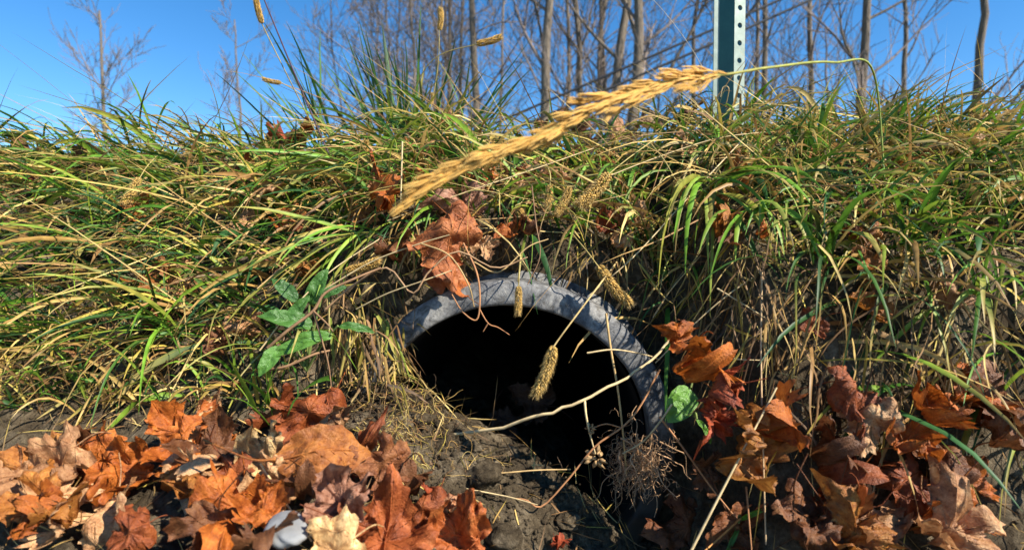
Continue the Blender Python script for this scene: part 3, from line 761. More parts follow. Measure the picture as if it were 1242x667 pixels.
# crumbs of soil, too small and many to count
ico = np.array([(0, 0, 1), (0.9, 0, 0.2), (0.28, 0.85, 0.2), (-0.72, 0.52, 0.2), (-0.72, -0.52, 0.2), (0.28, -0.85, 0.2), (0, 0, -0.8)])
icf = np.array([(0, 1, 2), (0, 2, 3), (0, 3, 4), (0, 4, 5), (0, 5, 1), (6, 2, 1), (6, 3, 2), (6, 4, 3), (6, 5, 4), (6, 1, 5)])
import bmesh
bm = bmesh.new(); bmesh.ops.create_icosphere(bm, subdivisions=2, radius=1); bm.verts.ensure_lookup_table()
SV = np.array([v_.co for v_ in bm.verts]); SF = np.array([[v_.index for v_ in f_.verts] for f_ in bm.faces]); bm.free()
g = G(); r = np.random.default_rng(3)
N = 4200
x = np.concatenate([r.uniform(-0.2, 0.24, N - 900), r.uniform(-0.17, 0.2, 900)]); y = np.concatenate([r.uniform(0.40, 0.66, N - 900), r.uniform(0.665, 0.72, 900)])
zz = H(x, y)
for k in range(N):
    s_ = r.gamma(1.3, 0.0011) + 0.0009
    if np.hypot(x[k] - PX, zz[k] - PZ) < RO + 0.004 and y[k] > 0.64: continue
    q = r.uniform(-9, 9, 2)
    kk = 1 + 0.75 * vnoise(SV[:, 0] * 1.6 + q[0], SV[:, 1] * 1.6 + SV[:, 2] * 1.1 + q[1], 50) + 0.4 * vnoise(SV[:, 0] * 4 + q[0], SV[:, 1] * 4 - SV[:, 2] * 3 + q[1], 51)
    v_ = SV * kk[:, None] * s_ * r.uniform(0.6, 1.2, 3) * np.array([1.1, 1.1, 0.8]) + np.array([x[k], y[k], zz[k] + 0.1 * s_])
    g.add(v_, SF, (1, 1, 1))
M_ = 11000; xx = np.concatenate([r.uniform(-0.2, 0.24, 7000), r.uniform(-0.85, 0.85, 4000)]); yy = r.uniform(0.42, 0.66, M_); z3 = H(xx, yy)
for k in range(M_):
    s_ = r.uniform(0.0004, 0.0011) if k < 7000 else r.uniform(0.0006, 0.0028)
    g.add(ico * s_ * r.uniform(0.6, 1.3, (7, 1)) + np.array([xx[k], yy[k], z3[k] + 0.2 * s_]), icf, (1, 1, 1))
o = g.build('soil_crumbs', 'soil'); kind(o, 'stuff', 'loose crumbs of grey-brown soil strewn before the pipe mouth', 'soil')

# ------------------------------------------------------------------ the mass of grass
def scatter(n, x0, x1, y0, y1, r=rng):
    x = r.uniform(x0, x1, n); y = r.uniform(y0, y1, n)
    keep = ~((np.abs(x - PX) < 0.19) & (y < 0.725))
    x, y = x[keep], y[keep]
    return np.stack([x, y, H(x, y, False) - 0.004], -1)
g = G()
# bank, left of the pipe: combed down to the left
p = scatter(2500, -1.25, -0.05, 0.66, 1.0); N = len(p)
d = np.stack([rng.normal(-0.5, 0.6, N), rng.normal(-0.65, 0.35, N), rng.uniform(-0.05, 0.65, N)], -1)
c0 = np.where(rng.random((N, 1)) < 0.72, pick(GREEN, N), pick(STRAW, N)); c1 = np.where(rng.random((N, 1)) < 0.55, c0, pick(STRAW, N))
blades(g, p, d, rng.uniform(0.06, 0.20, N), 0.0018 + rng.gamma(1.5, 0.0014, N), rng.uniform(0.3, 1.2, N), c0, c1, clear=rng.uniform(0.004, 0.03, N))
# bank, right of the pipe: hanging over the face
p = np.vstack([scatter(2400, -0.05, 1.25, 0.69, 0.98), scatter(1200, 0.30, 1.25, 0.55, 0.72)]); N = len(p)
d = np.stack([rng.normal(-0.15, 0.75, N), rng.normal(-0.7, 0.35, N), rng.uniform(-0.1, 0.65, N)], -1)
c0 = np.where(rng.random((N, 1)) < 0.60, pick(GREEN, N), pick(STRAW, N)); c1 = np.where(rng.random((N, 1)) < 0.5, c0, pick(STRAW, N))
blades(g, p, d, rng.uniform(0.05, 0.18, N), 0.0018 + rng.gamma(1.5, 0.0014, N), rng.uniform(0.4, 1.5, N), c0, c1, clear=rng.uniform(0.004, 0.03, N))
p = scatter(700, -1.25, -0.24, 0.60, 0.70); N = len(p)
d = np.stack([rng.normal(-0.3, 0.6, N), rng.normal(-0.6, 0.35, N), rng.uniform(-0.1, 0.8, N)], -1)
c0 = np.where(rng.random((N, 1)) < 0.5, pick(GREEN, N), pick(STRAW, N)); c1 = np.where(rng.random((N, 1)) < 0.5, c0, pick(STRAW, N))
blades(g, p, d, rng.uniform(0.03, 0.12, N), 0.0018 + rng.gamma(1.4, 0.0013, N), rng.uniform(0.4, 1.6, N), c0, c1, clear=rng.uniform(0.004, 0.025, N))
p = np.array([hit(rng.uniform(395, 560), rng.uniform(225, 300), 0.0) for _ in range(150)]); N = len(p)
d = np.stack([rng.normal(-0.3, 0.8, N), rng.normal(-0.7, 0.3, N), rng.uniform(-0.3, 0.5, N)], -1)
c0 = np.where(rng.random((N, 1)) < 0.45, pick(GREEN, N), pick(STRAW, N))
blades(g, p, d, rng.uniform(0.03, 0.10, N), 0.0018 + rng.gamma(1.4, 0.0013, N), rng.uniform(0.6, 1.8, N), c0, c0, clear=rng.uniform(0.004, 0.025, N))
# crest: short mixed turf
p = scatter(2300, -1.4, 1.4, 0.92, 1.30); N = len(p)
d = np.stack([rng.normal(-0.1, 0.6, N), rng.normal(-0.45, 0.4, N), rng.uniform(0.3, 1.0, N)], -1)
c0 = np.where(rng.random((N, 1)) < 0.68, pick(GREEN, N), pick(STRAW, N)); c1 = np.where(rng.random((N, 1)) < 0.6, c0, pick(STRAW, N))
blades(g, p, d, rng.uniform(0.015, 0.055, N), rng.uniform(0.0018, 0.004, N), rng.uniform(0.8, 2.2, N), c0, c1)
# verge behind the crest
p = scatter(2600, -2.8, 2.8, 1.2, 2.8); N = len(p)
d = np.stack([rng.normal(0, 0.4, N), rng.normal(0, 0.4, N), np.ones(N)], -1)
blades(g, p, d, rng.uniform(0.015, 0.035, N), rng.uniform(0.003, 0.006, N), rng.uniform(0.3, 1.0, N), pick(GREEN, N), pick(STRAW, N), seg=4)
o = g.build('grass', 'grass_blade'); kind(o, 'stuff', 'tangled green and yellowing grass covering the bank above the pipe', 'grass')
# dry stalks lying every way over the bank
g = G()
p = scatter(900, -1.25, 1.25, 0.66, 1.05); N = len(p); p[:, 2] += rng.uniform(0.004, 0.04, N)
sg = np.where(rng.random(N) < 0.7, 1, -1)
d = np.stack([-sg * rng.uniform(0.4, 1.2, N), rng.normal(-0.45, 0.25, N), rng.normal(-0.05, 0.35, N)], -1)
blades(g, p, d, rng.uniform(0.10, 0.30, N), rng.uniform(0.0010, 0.0022, N), rng.uniform(-0.05, 0.25, N), pick(STRAW, N), pick(STRAW, N), clear=rng.uniform(0.006, 0.035, N), wig=0.03)
# hanging withered stems on both sides of the mouth
def hang(n, px0, px1, py0, py1, lens, pal, dx=0.0, wd=(0.001, 0.0028), lift=(0.005, 0.04)):
    pts = np.array([hit(rng.uniform(px0, px1), rng.uniform(py0, py1), rng.uniform(*lift)) for _ in range(n)])
    pts = pts[~((np.hypot(pts[:, 0] - PX, pts[:, 2] - PZ) < RI) & (pts[:, 1] > PY0 - 0.02))]; n = len(pts)
    d = np.stack([rng.normal(dx, 0.55, n), rng.normal(-0.15, 0.2, n), rng.normal(-0.9, 0.35, n)], -1)
    blades(g, pts, d, rng.uniform(*lens, n), rng.uniform(*wd, n), rng.uniform(0.1, 0.5, n), pick(pal, n) * rng.uniform(0.45, 1.1, (n, 1)), pick(pal, n), wig=0.12)
MIXD = np.vstack([STRAW, BROWN])
hang(120, 385, 490, 330, 450, (0.03, 0.10), MIXD)
hang(160, 430, 560, 440, 560, (0.01, 0.05), MIXD, 0.2, (0.0006, 0.0016), (0.002, 0.012))
hang(45, 430, 490, 390, 460, (0.03, 0.07), STRAW, 0.1, (0.002, 0.0045))
hang(150, 790, 935, 260, 400, (0.05, 0.13), MIXD, -0.1)
hang(90, 690, 800, 255, 320, (0.03, 0.07), MIXD)
hang(70, 435, 492, 375, 470, (0.02, 0.06), MIXD, 0.1, (0.0015, 0.004), (0.03, 0.09))
hang(50, 480, 640, 265, 310, (0.03, 0.06), MIXD, 0.3)
hang(150, 30, 330, 330, 470, (0.05, 0.13), MIXD)
hang(170, 935, 1220, 260, 480, (0.06, 0.15), MIXD, -0.1)
# litter on the floor of the ditch
N = 1700; x = rng.uniform(-0.95, 0.95, N); y = rng.uniform(0.38, 0.66, N); p = np.stack([x, y, H(x, y, False) + 0.004], -1)
a = rng.uniform(0, 6.28, N); d = np.stack([np.cos(a), np.sin(a), rng.normal(0, 0.15, N)], -1)
blades(g, p, d, rng.uniform(0.012, 0.05, N), rng.uniform(0.0007, 0.0018, N), 0.05, pick(MIXD, N), pick(MIXD, N), seg=4, clear=rng.uniform(0.002, 0.012, N))
for k in range(520):
    a_ = np.array(hit(rng.normal(490, 45), rng.normal(500, 45), rng.uniform(0.001, 0.010)))
    if math.hypot(a_[0] - PX, a_[2] - PZ) < RO and a_[1] > PY0 - 0.01: continue
    dd = rng.normal(0, 1, 3) * np.array([1, 0.5, 0.7]); pts = [a_]
    L_ = rng.uniform(0.002, 0.007)
    for q in range(6):
        dd = dd + rng.normal(0, 0.45, 3); dd /= np.linalg.norm(dd); pts.append(pts[-1] + dd * L_)
    tube(g, catmull(pts, 11), rng.uniform(0.0002, 0.00045), pick(MIXD, 1)[0], 3)
o = g.build('dry_straw', 'straw'); kind(o, 'stuff', 'pale withered stalks tangled through the grass and hanging beside the pipe', 'straw')

# ------------------------------------------------------------------ grass tufts one can pick out, blade by blade
def tuft(label, px, py, n, dirs, lens, wid, droop, pal, tip=None, spread=0.012, lift=0.012, seed=0, D=None, clear=0.01, seg=10, tipmix=0.4):
    r = np.random.default_rng(900 + seed)
    p0 = hit(px, py, lift) if D is None else at(px, py, D)
    T = thing('grass_tuft', label, 'grass', p0, 'tufts of grass on the bank')
    for k in range(n):
        g = G()
        d = np.array([[r.uniform(*dirs[0]), r.uniform(*dirs[1]), r.uniform(*dirs[2])]])
        c = pick(pal, 1, r); tc = pick(STRAW, 1, r) * 0.9 if (tip is None and r.random() < tipmix) else c
        blades(g, np.array(p0)[None] + r.normal(0, spread, (1, 3)) * np.array([1, 0.7, 0.3]), d, r.uniform(*lens), r.uniform(*wid), r.uniform(*droop), c, tc, seg=seg, clear=clear, wig=0.03, r=r, side=np.array([[r.choice([-1, 1]) * r.uniform(0.7, 1), r.normal(0, 0.55), r.normal(0, 0.25)]]))
        child(g.build('blade', 'grass_blade'), T)
DG = np.array([(0.035, 0.095, 0.014), (0.055, 0.140, 0.018), (0.025, 0.065, 0.014)])
BG = np.array([(0.14, 0.29, 0.025), (0.10, 0.23, 0.025), (0.22, 0.34, 0.04)])
YG = np.array([(0.33, 0.33, 0.06), (0.24, 0.30, 0.05), (0.45, 0.38, 0.10)])
UP = ((-0.55, 0.12), (-0.25, 0.05), (0.8, 1.1))
tuft('tallest tuft of upright dark green blades on the crest before the twiggy trees', 482, 182, 22, ((-0.75, 0.15), (-0.15, 0.1), (0.8, 1.1)), (0.14, 0.25), (0.0042, 0.0066), (-0.05, 0.12), DG, seed=1, lift=0.03, spread=0.022, tipmix=0.1)
tuft('upright green tuft on the crest at the base of the standing red leaf', 510, 175, 13, ((-0.3, 0.45), (-0.15, 0.1), (0.9, 1.1)), (0.11, 0.22), (0.004, 0.006), (-0.05, 0.15), DG, seed=2, spread=0.018, tipmix=0.15)
tuft('tuft of long dark blades leaning left on the crest near the left photo edge', 395, 185, 16, ((-0.9, 0.0), (-0.2, 0.1), (0.7, 1.0)), (0.12, 0.24), (0.0035, 0.006), (-0.05, 0.2), DG, seed=3, spread=0.02, tipmix=0.2)
tuft('green tuft leaning right over the crest between the leaning trunk and golden seed head', 560, 170, 12, ((0.1, 0.9), (-0.2, 0.1), (0.4, 0.9)), (0.10, 0.20), (0.003, 0.005), (0.0, 0.4), DG, seed=4, spread=0.02)
tuft('low green tuft on the crest at the foot of the sign post', 905, 160, 12, ((-0.5, 0.5), (-0.4, 0.1), (0.5, 1.0)), (0.05, 0.12), (0.003, 0.006), (0.3, 1.2), BG, seed=5, spread=0.02)
tuft('bright green tuft of broad blades drooping toward the pipe on the right bank', 852, 228, 20, ((-0.9, 0.6), (-1.0, -0.4), (-0.2, 0.6)), (0.07, 0.20), (0.0035, 0.0095), (0.6, 1.9), np.vstack([BG, YG[:2], DG[:1]]), seed=6, lift=0.06)
tuft('bright green tuft of flat blades fanning down left above the right of the rim', 765, 212, 16, ((-1.0, -0.1), (-0.9, -0.5), (0.0, 0.4)), (0.09, 0.16), (0.005, 0.0085), (0.8, 1.5), BG, seed=7, lift=0.055)
tuft('yellow green tuft hanging straight down above the right of the pipe', 790, 262, 10, ((-0.35, 0.1), (-0.7, -0.3), (-0.4, 0.2)), (0.08, 0.14), (0.003, 0.0055), (1.0, 1.8), YG, seed=8, lift=0.05)
tuft('green tuft at the right photo edge with blades bending down', 920, 255, 12, ((-0.7, 0.3), (-0.9, -0.4), (0.0, 0.5)), (0.09, 0.16), (0.003, 0.0065), (0.7, 1.5), BG, seed=9, lift=0.03)
tuft('tuft of long green blades combed down to the left on the left bank', 440, 205, 16, ((-1.1, -0.5), (-0.8, -0.4), (-0.1, 0.4)), (0.14, 0.24), (0.004, 0.0085), (0.3, 0.8), np.vstack([BG, DG]), seed=10, lift=0.055)
tuft('tuft of mixed green and straw blades sweeping left below the orange leaf', 445, 280, 14, ((-1.0, -0.3), (-0.7, -0.3), (-0.4, 0.3)), (0.11, 0.20), (0.0025, 0.005), (0.3, 0.9), np.vstack([BG, YG]), seed=11, lift=0.035)
tuft('dark green tuft at the left photo edge with arching blades', 345, 225, 14, ((-0.9, 0.1), (-0.8, -0.3), (0.0, 0.6)), (0.09, 0.18), (0.003, 0.006), (0.4, 1.1), np.vstack([BG, DG]), seed=12, lift=0.03)
tuft('yellowing tuft hanging over the left edge of the pipe mouth', 470, 385, 11, ((-0.1, 0.45), (-0.5, -0.2), (-0.9, -0.3)), (0.07, 0.13), (0.003, 0.006), (0.4, 1.0), YG, seed=13, lift=0.03)
tuft('withered upright tuft left of the pipe between broad leaves and soil', 420, 385, 12, ((-0.2, 0.2), (-0.3, -0.1), (-1, -0.5)), (0.07, 0.12), (0.003, 0.005), (0.2, 0.6), np.vstack([YG, STRAW]), seed=14, lift=0.03)
tuft('small bright green tuft above the centre of the rim', 640, 245, 10, ((-0.6, 0.6), (-0.8, -0.4), (0.0, 0.6)), (0.04, 0.075), (0.003, 0.006), (0.7, 1.4), BG, seed=15, lift=0.025)
tuft('green tuft right of the centre under the golden seed head', 700, 205, 12, ((-0.8, 0.4), (-0.8, -0.4), (0.1, 0.6)), (0.07, 0.13), (0.003, 0.006), (0.6, 1.4), BG, seed=16, lift=0.03)
tuft('green tuft on the right bank below the sign post', 860, 185, 12, ((-0.8, 0.6), (-0.8, -0.4), (0.1, 0.6)), (0.07, 0.14), (0.003, 0.006), (0.6, 1.4), BG, seed=17, lift=0.025)
tuft('small green shoots among leaves at the left photo edge', 330, 505, 7, ((-0.4, 0.4), (-0.4, -0.1), (0.6, 1.0)), (0.05, 0.09), (0.003, 0.006), (0.2, 0.8), BG, seed=18, lift=0.03)
for k, (px, py, dr) in enumerate([(60, 180, -0.4), (180, 170, 0.1), (120, 300, -0.5), (240, 260, -0.6), (60, 400, -0.3), (200, 400, -0.2), (980, 200, -0.2), (1080, 180, 0.1), (1180, 210, -0.1), (1000, 320, -0.3), (1110, 300, 0.0), (1200, 360, -0.3)]):
    wh = ['far left crest, outer', 'far left crest, inner', 'far left upper bank, outer', 'far left upper bank, inner', 'far left lower bank, outer', 'far left lower bank, inner', 'far right upper bank, nearest the post', 'far right upper bank, middle', 'far right upper bank, outermost', 'far right lower bank, nearest the post', 'far right lower bank, middle', 'far right lower bank, outermost'][k]
    tuft(f'green grass tuft on the {wh}', px, py, 12, ((dr - 0.4, dr + 0.4), (-0.8, -0.2), (0.1, 0.8)), (0.09, 0.18), (0.003, 0.006), (0.4, 1.3), np.vstack([BG, DG]), seed=30 + k, lift=0.03)

# ------------------------------------------------------------------ foxtail seed heads
def foxtail_mesh(r, L=1.0, rad=0.15):
    """a bristly seed head one unit long along +X, slightly bent: seeds, then bristles"""
    g = G(); gb = G()
    n = 230
    for k in range(n):
        t = (k + 0.5) / n; a = k * 2.39996 + r.normal(0, 0.18)
        env = 1.12 * rad * min(1, 0.7 + 3 * t) * (1 - 0.35 * max(0, t - 0.8) / 0.2)
        ax = np.array([L * t, 0, -0.05 * math.sin(t * 3.1)])
        out = np.array([0.85, math.cos(a), math.sin(a)]); out /= np.linalg.norm(out)
        c = ax + out * env * 0.62
        s = np.array([rad * 0.42, rad * 0.17, rad * 0.17]) * r.uniform(0.85, 1.15)
        u = out; w_ = np.cross(u, [1, 0.01, 0]); w_ /= np.linalg.norm(w_); x_ = np.cross(w_, u)
        v = c + ico[:, 2:3] * u * s[0] + ico[:, 0:1] * w_ * s[1] + ico[:, 1:2] * x_ * s[1]
        col = np.array([0.56, 0.36, 0.10]) * r.uniform(0.5, 1.3)
        g.add(v, icf, col)
        for _ in range(4):
            o2 = out + r.normal(0, 0.3, 3); o2 /= np.linalg.norm(o2)
            tip = c + o2 * rad * r.uniform(0.35, 0.8) + np.array([rad * 0.4, 0, 0])
            sd = np.cross(o2, r.normal(0, 1, 3)); sd = sd / np.linalg.norm(sd) * rad * 0.026
            gb.add([c + sd, c - sd, tip], [(0, 1, 2)], np.array([0.62, 0.44, 0.18]) * r.uniform(0.7, 1.2))
    a = g.build('seeds', 'seed'); b_ = gb.build('bristles', 'straw'); m = (a.data, b_.data)
    bpy.data.objects.remove(a); bpy.data.objects.remove(b_); return m
rf = np.random.default_rng(21)
FOX = [foxtail_mesh(rf, 1, rd) for rd in (0.15, 0.17, 0.20)]
def foxtail(label, stem, a, b_, kindi=0, stem_r=0.0007, tintc=(0.45, 0.36, 0.13)):
    """stem: points from the root; a, b_: base and tip of the head"""
    a = Vector(a); b_ = Vector(b_)
    T = thing('foxtail_stalk', label, 'seed stalk', stem[0], 'foxtail seed stalks on the bank')
    g = G(); tube(g, catmull([Vector(s) for s in stem] + [a, a.lerp(b_, 0.3)], 20), np.linspace(stem_r * 1.2, stem_r * 0.8, 20), tintc, 5); child(g.build('stem', 'straw'), T)
    d = (b_ - a); L = d.length
    q = d.to_track_quat('X', 'Z')
    o = bpy.data.objects.new('seed_head', FOX[kindi][0]); COL.objects.link(o); o.parent = T
    o.location = a - Vector(stem[0]); o.rotation_euler = q.to_euler(); o.scale = (L, L, L)
    k = bpy.data.objects.new('bristles', FOX[kindi][1]); COL.objects.link(k); k.parent = o
D6 = 0.60
foxtail('plump golden foxtail head drooping in front of the dark pipe mouth', [hit(748, 318, 0.03), at(722, 352, 0.57)], at(673, 418, 0.545), at(650, 476, 0.54), 0, 0.0009, (0.55, 0.40, 0.17))
foxtail('tan foxtail head on the bank face above the right of the rim', [hit(695, 285, 0.03), at(712, 305, 0.62)], at(724, 321, 0.615), at(762, 366, 0.61), 0)
foxtail('short foxtail head dangling over the top of the rim', [hit(632, 300, 0.03), at(630, 330, 0.615)], at(629, 346, 0.61), at(628, 379, 0.607), 1)
foxtail('foxtail head slanting down left among green blades right of centre', [at(800, 165, 0.76), at(765, 190, 0.72)], at(740, 210, 0.69), at(704, 246, 0.67), 1)
foxtail('foxtail head drooping right above the bright green drooping tuft', [at(790, 175, 0.76), at(806, 195, 0.70)], at(818, 216, 0.68), at(846, 254, 0.66), 1)
foxtail('foxtail head hanging right of the drooping tuft', [at(866, 195, 0.76), at(876, 215, 0.70)], at(874, 222, 0.69), at(878, 256, 0.68), 1)
foxtail('small foxtail head hanging near the right photo edge', [at(905, 165, 0.8), at(909, 190, 0.72)], at(909, 208, 0.70), at(906, 238, 0.69), 2)
foxtail('small upright foxtail head on the left bank above the orange leaf', [at(430, 225, 0.8), at(438, 210, 0.78)], at(440, 198, 0.77), at(444, 172, 0.76), 1)
foxtail('foxtail head lying level on the left above the broad leaves', [at(392, 350, 0.66), at(405, 338, 0.64)], at(418, 330, 0.635), at(457, 316, 0.63), 1)
foxtail('foxtail head by the left photo edge against the sky', [at(400, 165, 0.92), at(370, 120, 0.88)], at(342, 101, 0.86), at(320, 96, 0.85), 1)
foxtail('orange-tan foxtail head at the top left corner against blue sky', [at(385, 165, 0.85), at(350, 95, 0.78)], at(318, 30, 0.74), at(311, 0, 0.73), 1)
foxtail('foxtail head held out right against the tree twigs', [at(480, 165, 0.90), at(520, 78, 0.86)], at(577, 54, 0.84), at(606, 45, 0.84), 1)
foxtail('slim foxtail head standing upright before the thin trunks', [at(515, 165, 0.95), at(530, 90, 0.93)], at(533, 38, 0.92), at(534, 12, 0.92), 1)
foxtail('little foxtail head just above the crest left of the leaning trunk', [at(530, 160, 1.0), at(525, 135, 1.0)], at(523, 128, 1.0), at(524, 114, 1.0), 2)
foxtail('small foxtail head in grass above the rim centre', [at(640, 230, 0.76), at(633, 245, 0.70)], at(625, 250, 0.69), at(645, 274, 0.68), 2)
foxtail('small foxtail head under a bent straw right of centre', [at(660, 195, 0.78), at(667, 210, 0.70)], at(667, 224, 0.69), at(664, 250, 0.68), 2)
foxtail('foxtail head among green blades below the tan crest leaf', [at(660, 215, 0.78), at(680, 225, 0.70)], at(692, 226, 0.69), at(676, 258, 0.68), 1)
foxtail('foxtail head on the upper right bank left of the post foot', [at(830, 160, 0.85), at(845, 190, 0.80)], at(842, 195, 0.79), at(822, 210, 0.78), 2)
foxtail('foxtail head at far right of the bank against the grass', [at(1040, 170, 0.9), at(1060, 200, 0.8)], at(1070, 220, 0.76), at(1085, 255, 0.74), 1)
foxtail('foxtail head at far left of the bank against the grass', [at(200, 180, 0.9), at(180, 200, 0.8)], at(170, 215, 0.76), at(150, 245, 0.74), 1)

# ------------------------------------------------------------------ the golden seed head in front
def golden():
    r = np.random.default_rng(44)
    ctl = [(1010, 76, 0.50), (935, 82, 0.42), (885, 90, 0.39), (820, 97, 0.375), (760, 114, 0.365), (690, 147, 0.355), (620, 178, 0.348), (550, 207, 0.342), (488, 248, 0.338)]
    root = hit(1075, 250, 0.02)
    T = thing('golden_grass_head', 'long golden seed head of tall grass arching across the view in front of the crest', 'seed head', root)
    pts = [root, at(1060, 90, 0.66)] + [at(*c) for c in ctl]
    P = catmull(pts, 90); g = G()
    tube(g, P, np.linspace(0.0013, 0.0004, 90), (0.22, 0.30, 0.05), 6, (0.60, 0.42, 0.14)); child(g.build('stem', 'straw'), T)
    # one spikelet: three pointed husks
    me = []
    for q in range(3):
        g = G()
        for k in range(4):
            t = np.linspace(0, 1, 7); off = r.normal(0, 0.10, 3) * np.array([0.3, 1, 1])
            cen = np.stack([t + off[0], 0.10 * math.cos(k * 1.6) * np.sin(t * 2.6) + off[1] * t * 0.7, 0.10 * math.sin(k * 1.6) * np.sin(t * 2.6) + off[2] * t * 0.7], -1)
            tube(g, cen, 0.038 * np.sin(np.clip(t * 2.75 + 0.2, 0, 3.1)) ** 0.9 + 0.004, np.array([0.74, 0.40, 0.08]) * r.uniform(0.75, 1.2), 5, np.array([0.86, 0.56, 0.18]))
        o = g.build('spikelet', 'seed'); me.append(o.data); bpy.data.objects.remove(o)
    A = catmull([at(*c) for c in ctl[2:]], 200)
    def put(p, d, s):
        o = bpy.data.objects.new('spikelet', me[r.integers(0, 3)]); COL.objects.link(o); o.parent = T
        o.location = Vector(p) - T.location; q = Vector(d).to_track_quat('X', 'Z')
        o.rotation_euler = (q.to_matrix() @ Matrix.Rotation(r.uniform(0, 6), 3, 'X')).to_euler(); o.scale = (s, s * 0.95, s * 0.95)
    for k in range(30):
        t = (k + 0.2) / 31; i = min(int(t * 198), 197)
        tang = A[i + 1] - A[i]; tang /= np.linalg.norm(tang)
        sv = np.cross(tang, [0, 1, 0]) * (1 if k % 2 else -1) + np.array([0, r.normal(0, 0.5), 0]); sv /= np.linalg.norm(sv)
        dv = tang + sv * r.uniform(0.10, 0.26) * (1 - 0.55 * t); dv /= np.linalg.norm(dv)
        L = r.uniform(0.016, 0.034) * (1 - 0.35 * t)
        for q in range(6):
            u = (q + r.uniform(0, 0.8)) / 6
            put(A[i] + dv * L * u + r.normal(0, 0.0007, 3), dv + r.normal(0, 0.09, 3), r.uniform(0.010, 0.017))
    # two loose side sprays
    for (s0, s1, n) in (((873, 93), (828, 110), 8), ((700, 152), (598, 193), 22), ((770, 110), (690, 125), 10), ((800, 108), (740, 135), 10)):
        B = catmull([at(*s0, 0.372), at((s0[0] + s1[0]) / 2, (s0[1] + s1[1]) / 2 + 2, 0.364), at(*s1, 0.357)], 40)
        g = G(); tube(g, B, 0.0004, (0.60, 0.42, 0.14), 4); child(g.build('side_stem', 'straw'), T)
        for k in range(n):
            i = int((k + 0.5) / n * 34) + 3; d = B[i + 1] - B[i]; put(B[i] + r.normal(0, 0.0012, 3), d / np.linalg.norm(d) + r.normal(0, 0.16, 3), r.uniform(0.009, 0.014))
golden()

# ------------------------------------------------------------------ stalks, twigs and straws one can pick out
def stick(name, label, cat, pts, rad, col, side=(), group='dry stalks and twigs', n=26, mname='straw', jag=0.0, col2=None):
    pts = [at(*p) for p in pts]
    T = thing(name, label, cat, pts[0], group)
    P = catmull(pts, n); r = np.random.default_rng(abs(hash(label)) % 99991 if False else len(label) * 131 + int(pts[0][0] * 1000) % 977 + 1000)
    P[1:-1] += r.normal(0, jag, (n - 2, 3))
    g = G(); tube(g, P, np.linspace(rad, rad * 0.65, n), col, 6, col2); child(g.build('stem', mname), T)
    for sp in side:
        Q = catmull([at(*p) for p in sp], 12); g = G(); tube(g, Q, np.linspace(rad * 0.7, rad * 0.35, 12), col, 5); child(g.build('side_twig', mname), T)
    return T
PALE = (0.62, 0.48, 0.26); TANS = (0.50, 0.34, 0.15); BR = (0.26, 0.15, 0.08); OB = (0.42, 0.20, 0.09)
d = 0.56
tw = stick('twig', 'long pale curved twig reaching across the lower pipe mouth', 'twig', [(545, 527, .60), (600, 520, .585), (650, 505, .57), (700, 489, .565), (745, 466, .57), (790, 437, .585), (820, 405, .60)], 0.0019, PALE,
      side=[[(709, 486, .565), (711, 505, .56), (716, 528, .56), (722, 550, .56)]], mname='twig_bark', jag=0.0006)
def floret(parent, px, py, D, s, seed, col=(0.42, 0.27, 0.13)):
    r = np.random.default_rng(seed); g = G(); c = np.array(at(px, py, D))
    for k in range(22):
        dv = r.normal(0, 1, 3); dv /= np.linalg.norm(dv); p = c + dv * s * r.uniform(0.3, 0.9)
        tube(g, catmull([p, p + dv * s * 0.4, p + dv * s * 0.7 + r.normal(0, s * 0.15, 3)], 5), np.array([0.1, 0.26, 0.24, 0.14, 0.03]) * s, np.array(col) * r.uniform(0.6, 1.3), 4)
    child(g.build('dry_flower', 'seed'), parent)
kt = stick('twig', 'thin brown kinked twig with dry flower before the shaded gully', 'twig', [(800, 448, .60), (778, 490, .58), (757, 516, .565), (722, 541, .56), (690, 580, .555), (657, 614, .55), (638, 606, .55), (618, 604, .555)], 0.0012, OB, side=[[(752, 518, .565), (735, 514, .56), (718, 519, .56)]], mname='twig_bark')
floret(kt, 722, 553, 0.56, 0.009, 1); floret(kt, 717, 520, 0.56, 0.0045, 2)
stick('twig', 'straight jointed stem standing in front of the right rim', 'twig', [(735, 380, .60), (741, 425, .59), (749, 470, .58), (755, 520, .575), (760, 575, .58)], 0.0014, TANS, mname='twig_bark')
stick('twig', 'short level twig across the right of the rim', 'twig', [(712, 428, .565), (745, 424, .57), (782, 430, .585), (800, 436, .60)], 0.0010, PALE)
stick('twig', 'fine hooked rootlet dangling over the top left of the rim', 'twig', [(562, 295, .60), (578, 330, .585), (582, 362, .58), (578, 388, .578), (561, 378, .58), (548, 357, .585)], 0.0011, OB,
      side=[[(580, 372, .58), (592, 392, .575), (604, 397, .575), (618, 406, .575)], [(592, 392, .575), (586, 402, .575)]], mname='twig_bark')
stick('twig', 'curved brown runner from the left grass to the top of the rim', 'twig', [(395, 375, .60), (430, 345, .60), (470, 325, .60), (500, 356, .585), (520, 330, .585), (555, 305, .59), (600, 325, .595), (640, 312, .60)], 0.0012, (0.36, 0.22, 0.12), mname='twig_bark')
stick('twig', 'dark brown woody stem with a knot left of the pipe', 'twig', [(325, 422, .57), (350, 400, .57), (380, 377, .575), (395, 355, .58), (430, 338, .59), (462, 325, .60)], 0.0018, BR,
      side=[[(380, 377, .575), (388, 405, .57), (398, 440, .57), (403, 480, .57)], [(380, 377, .575), (396, 392, .565), (404, 402, .56)]], mname='twig_bark')
stick('twig', 'brown stem lying above the leaf pile at the left photo edge', 'twig', [(316, 448, .57), (345, 445, .565), (380, 430, .57), (400, 425, .58)], 0.0017, BR, mname='twig_bark')
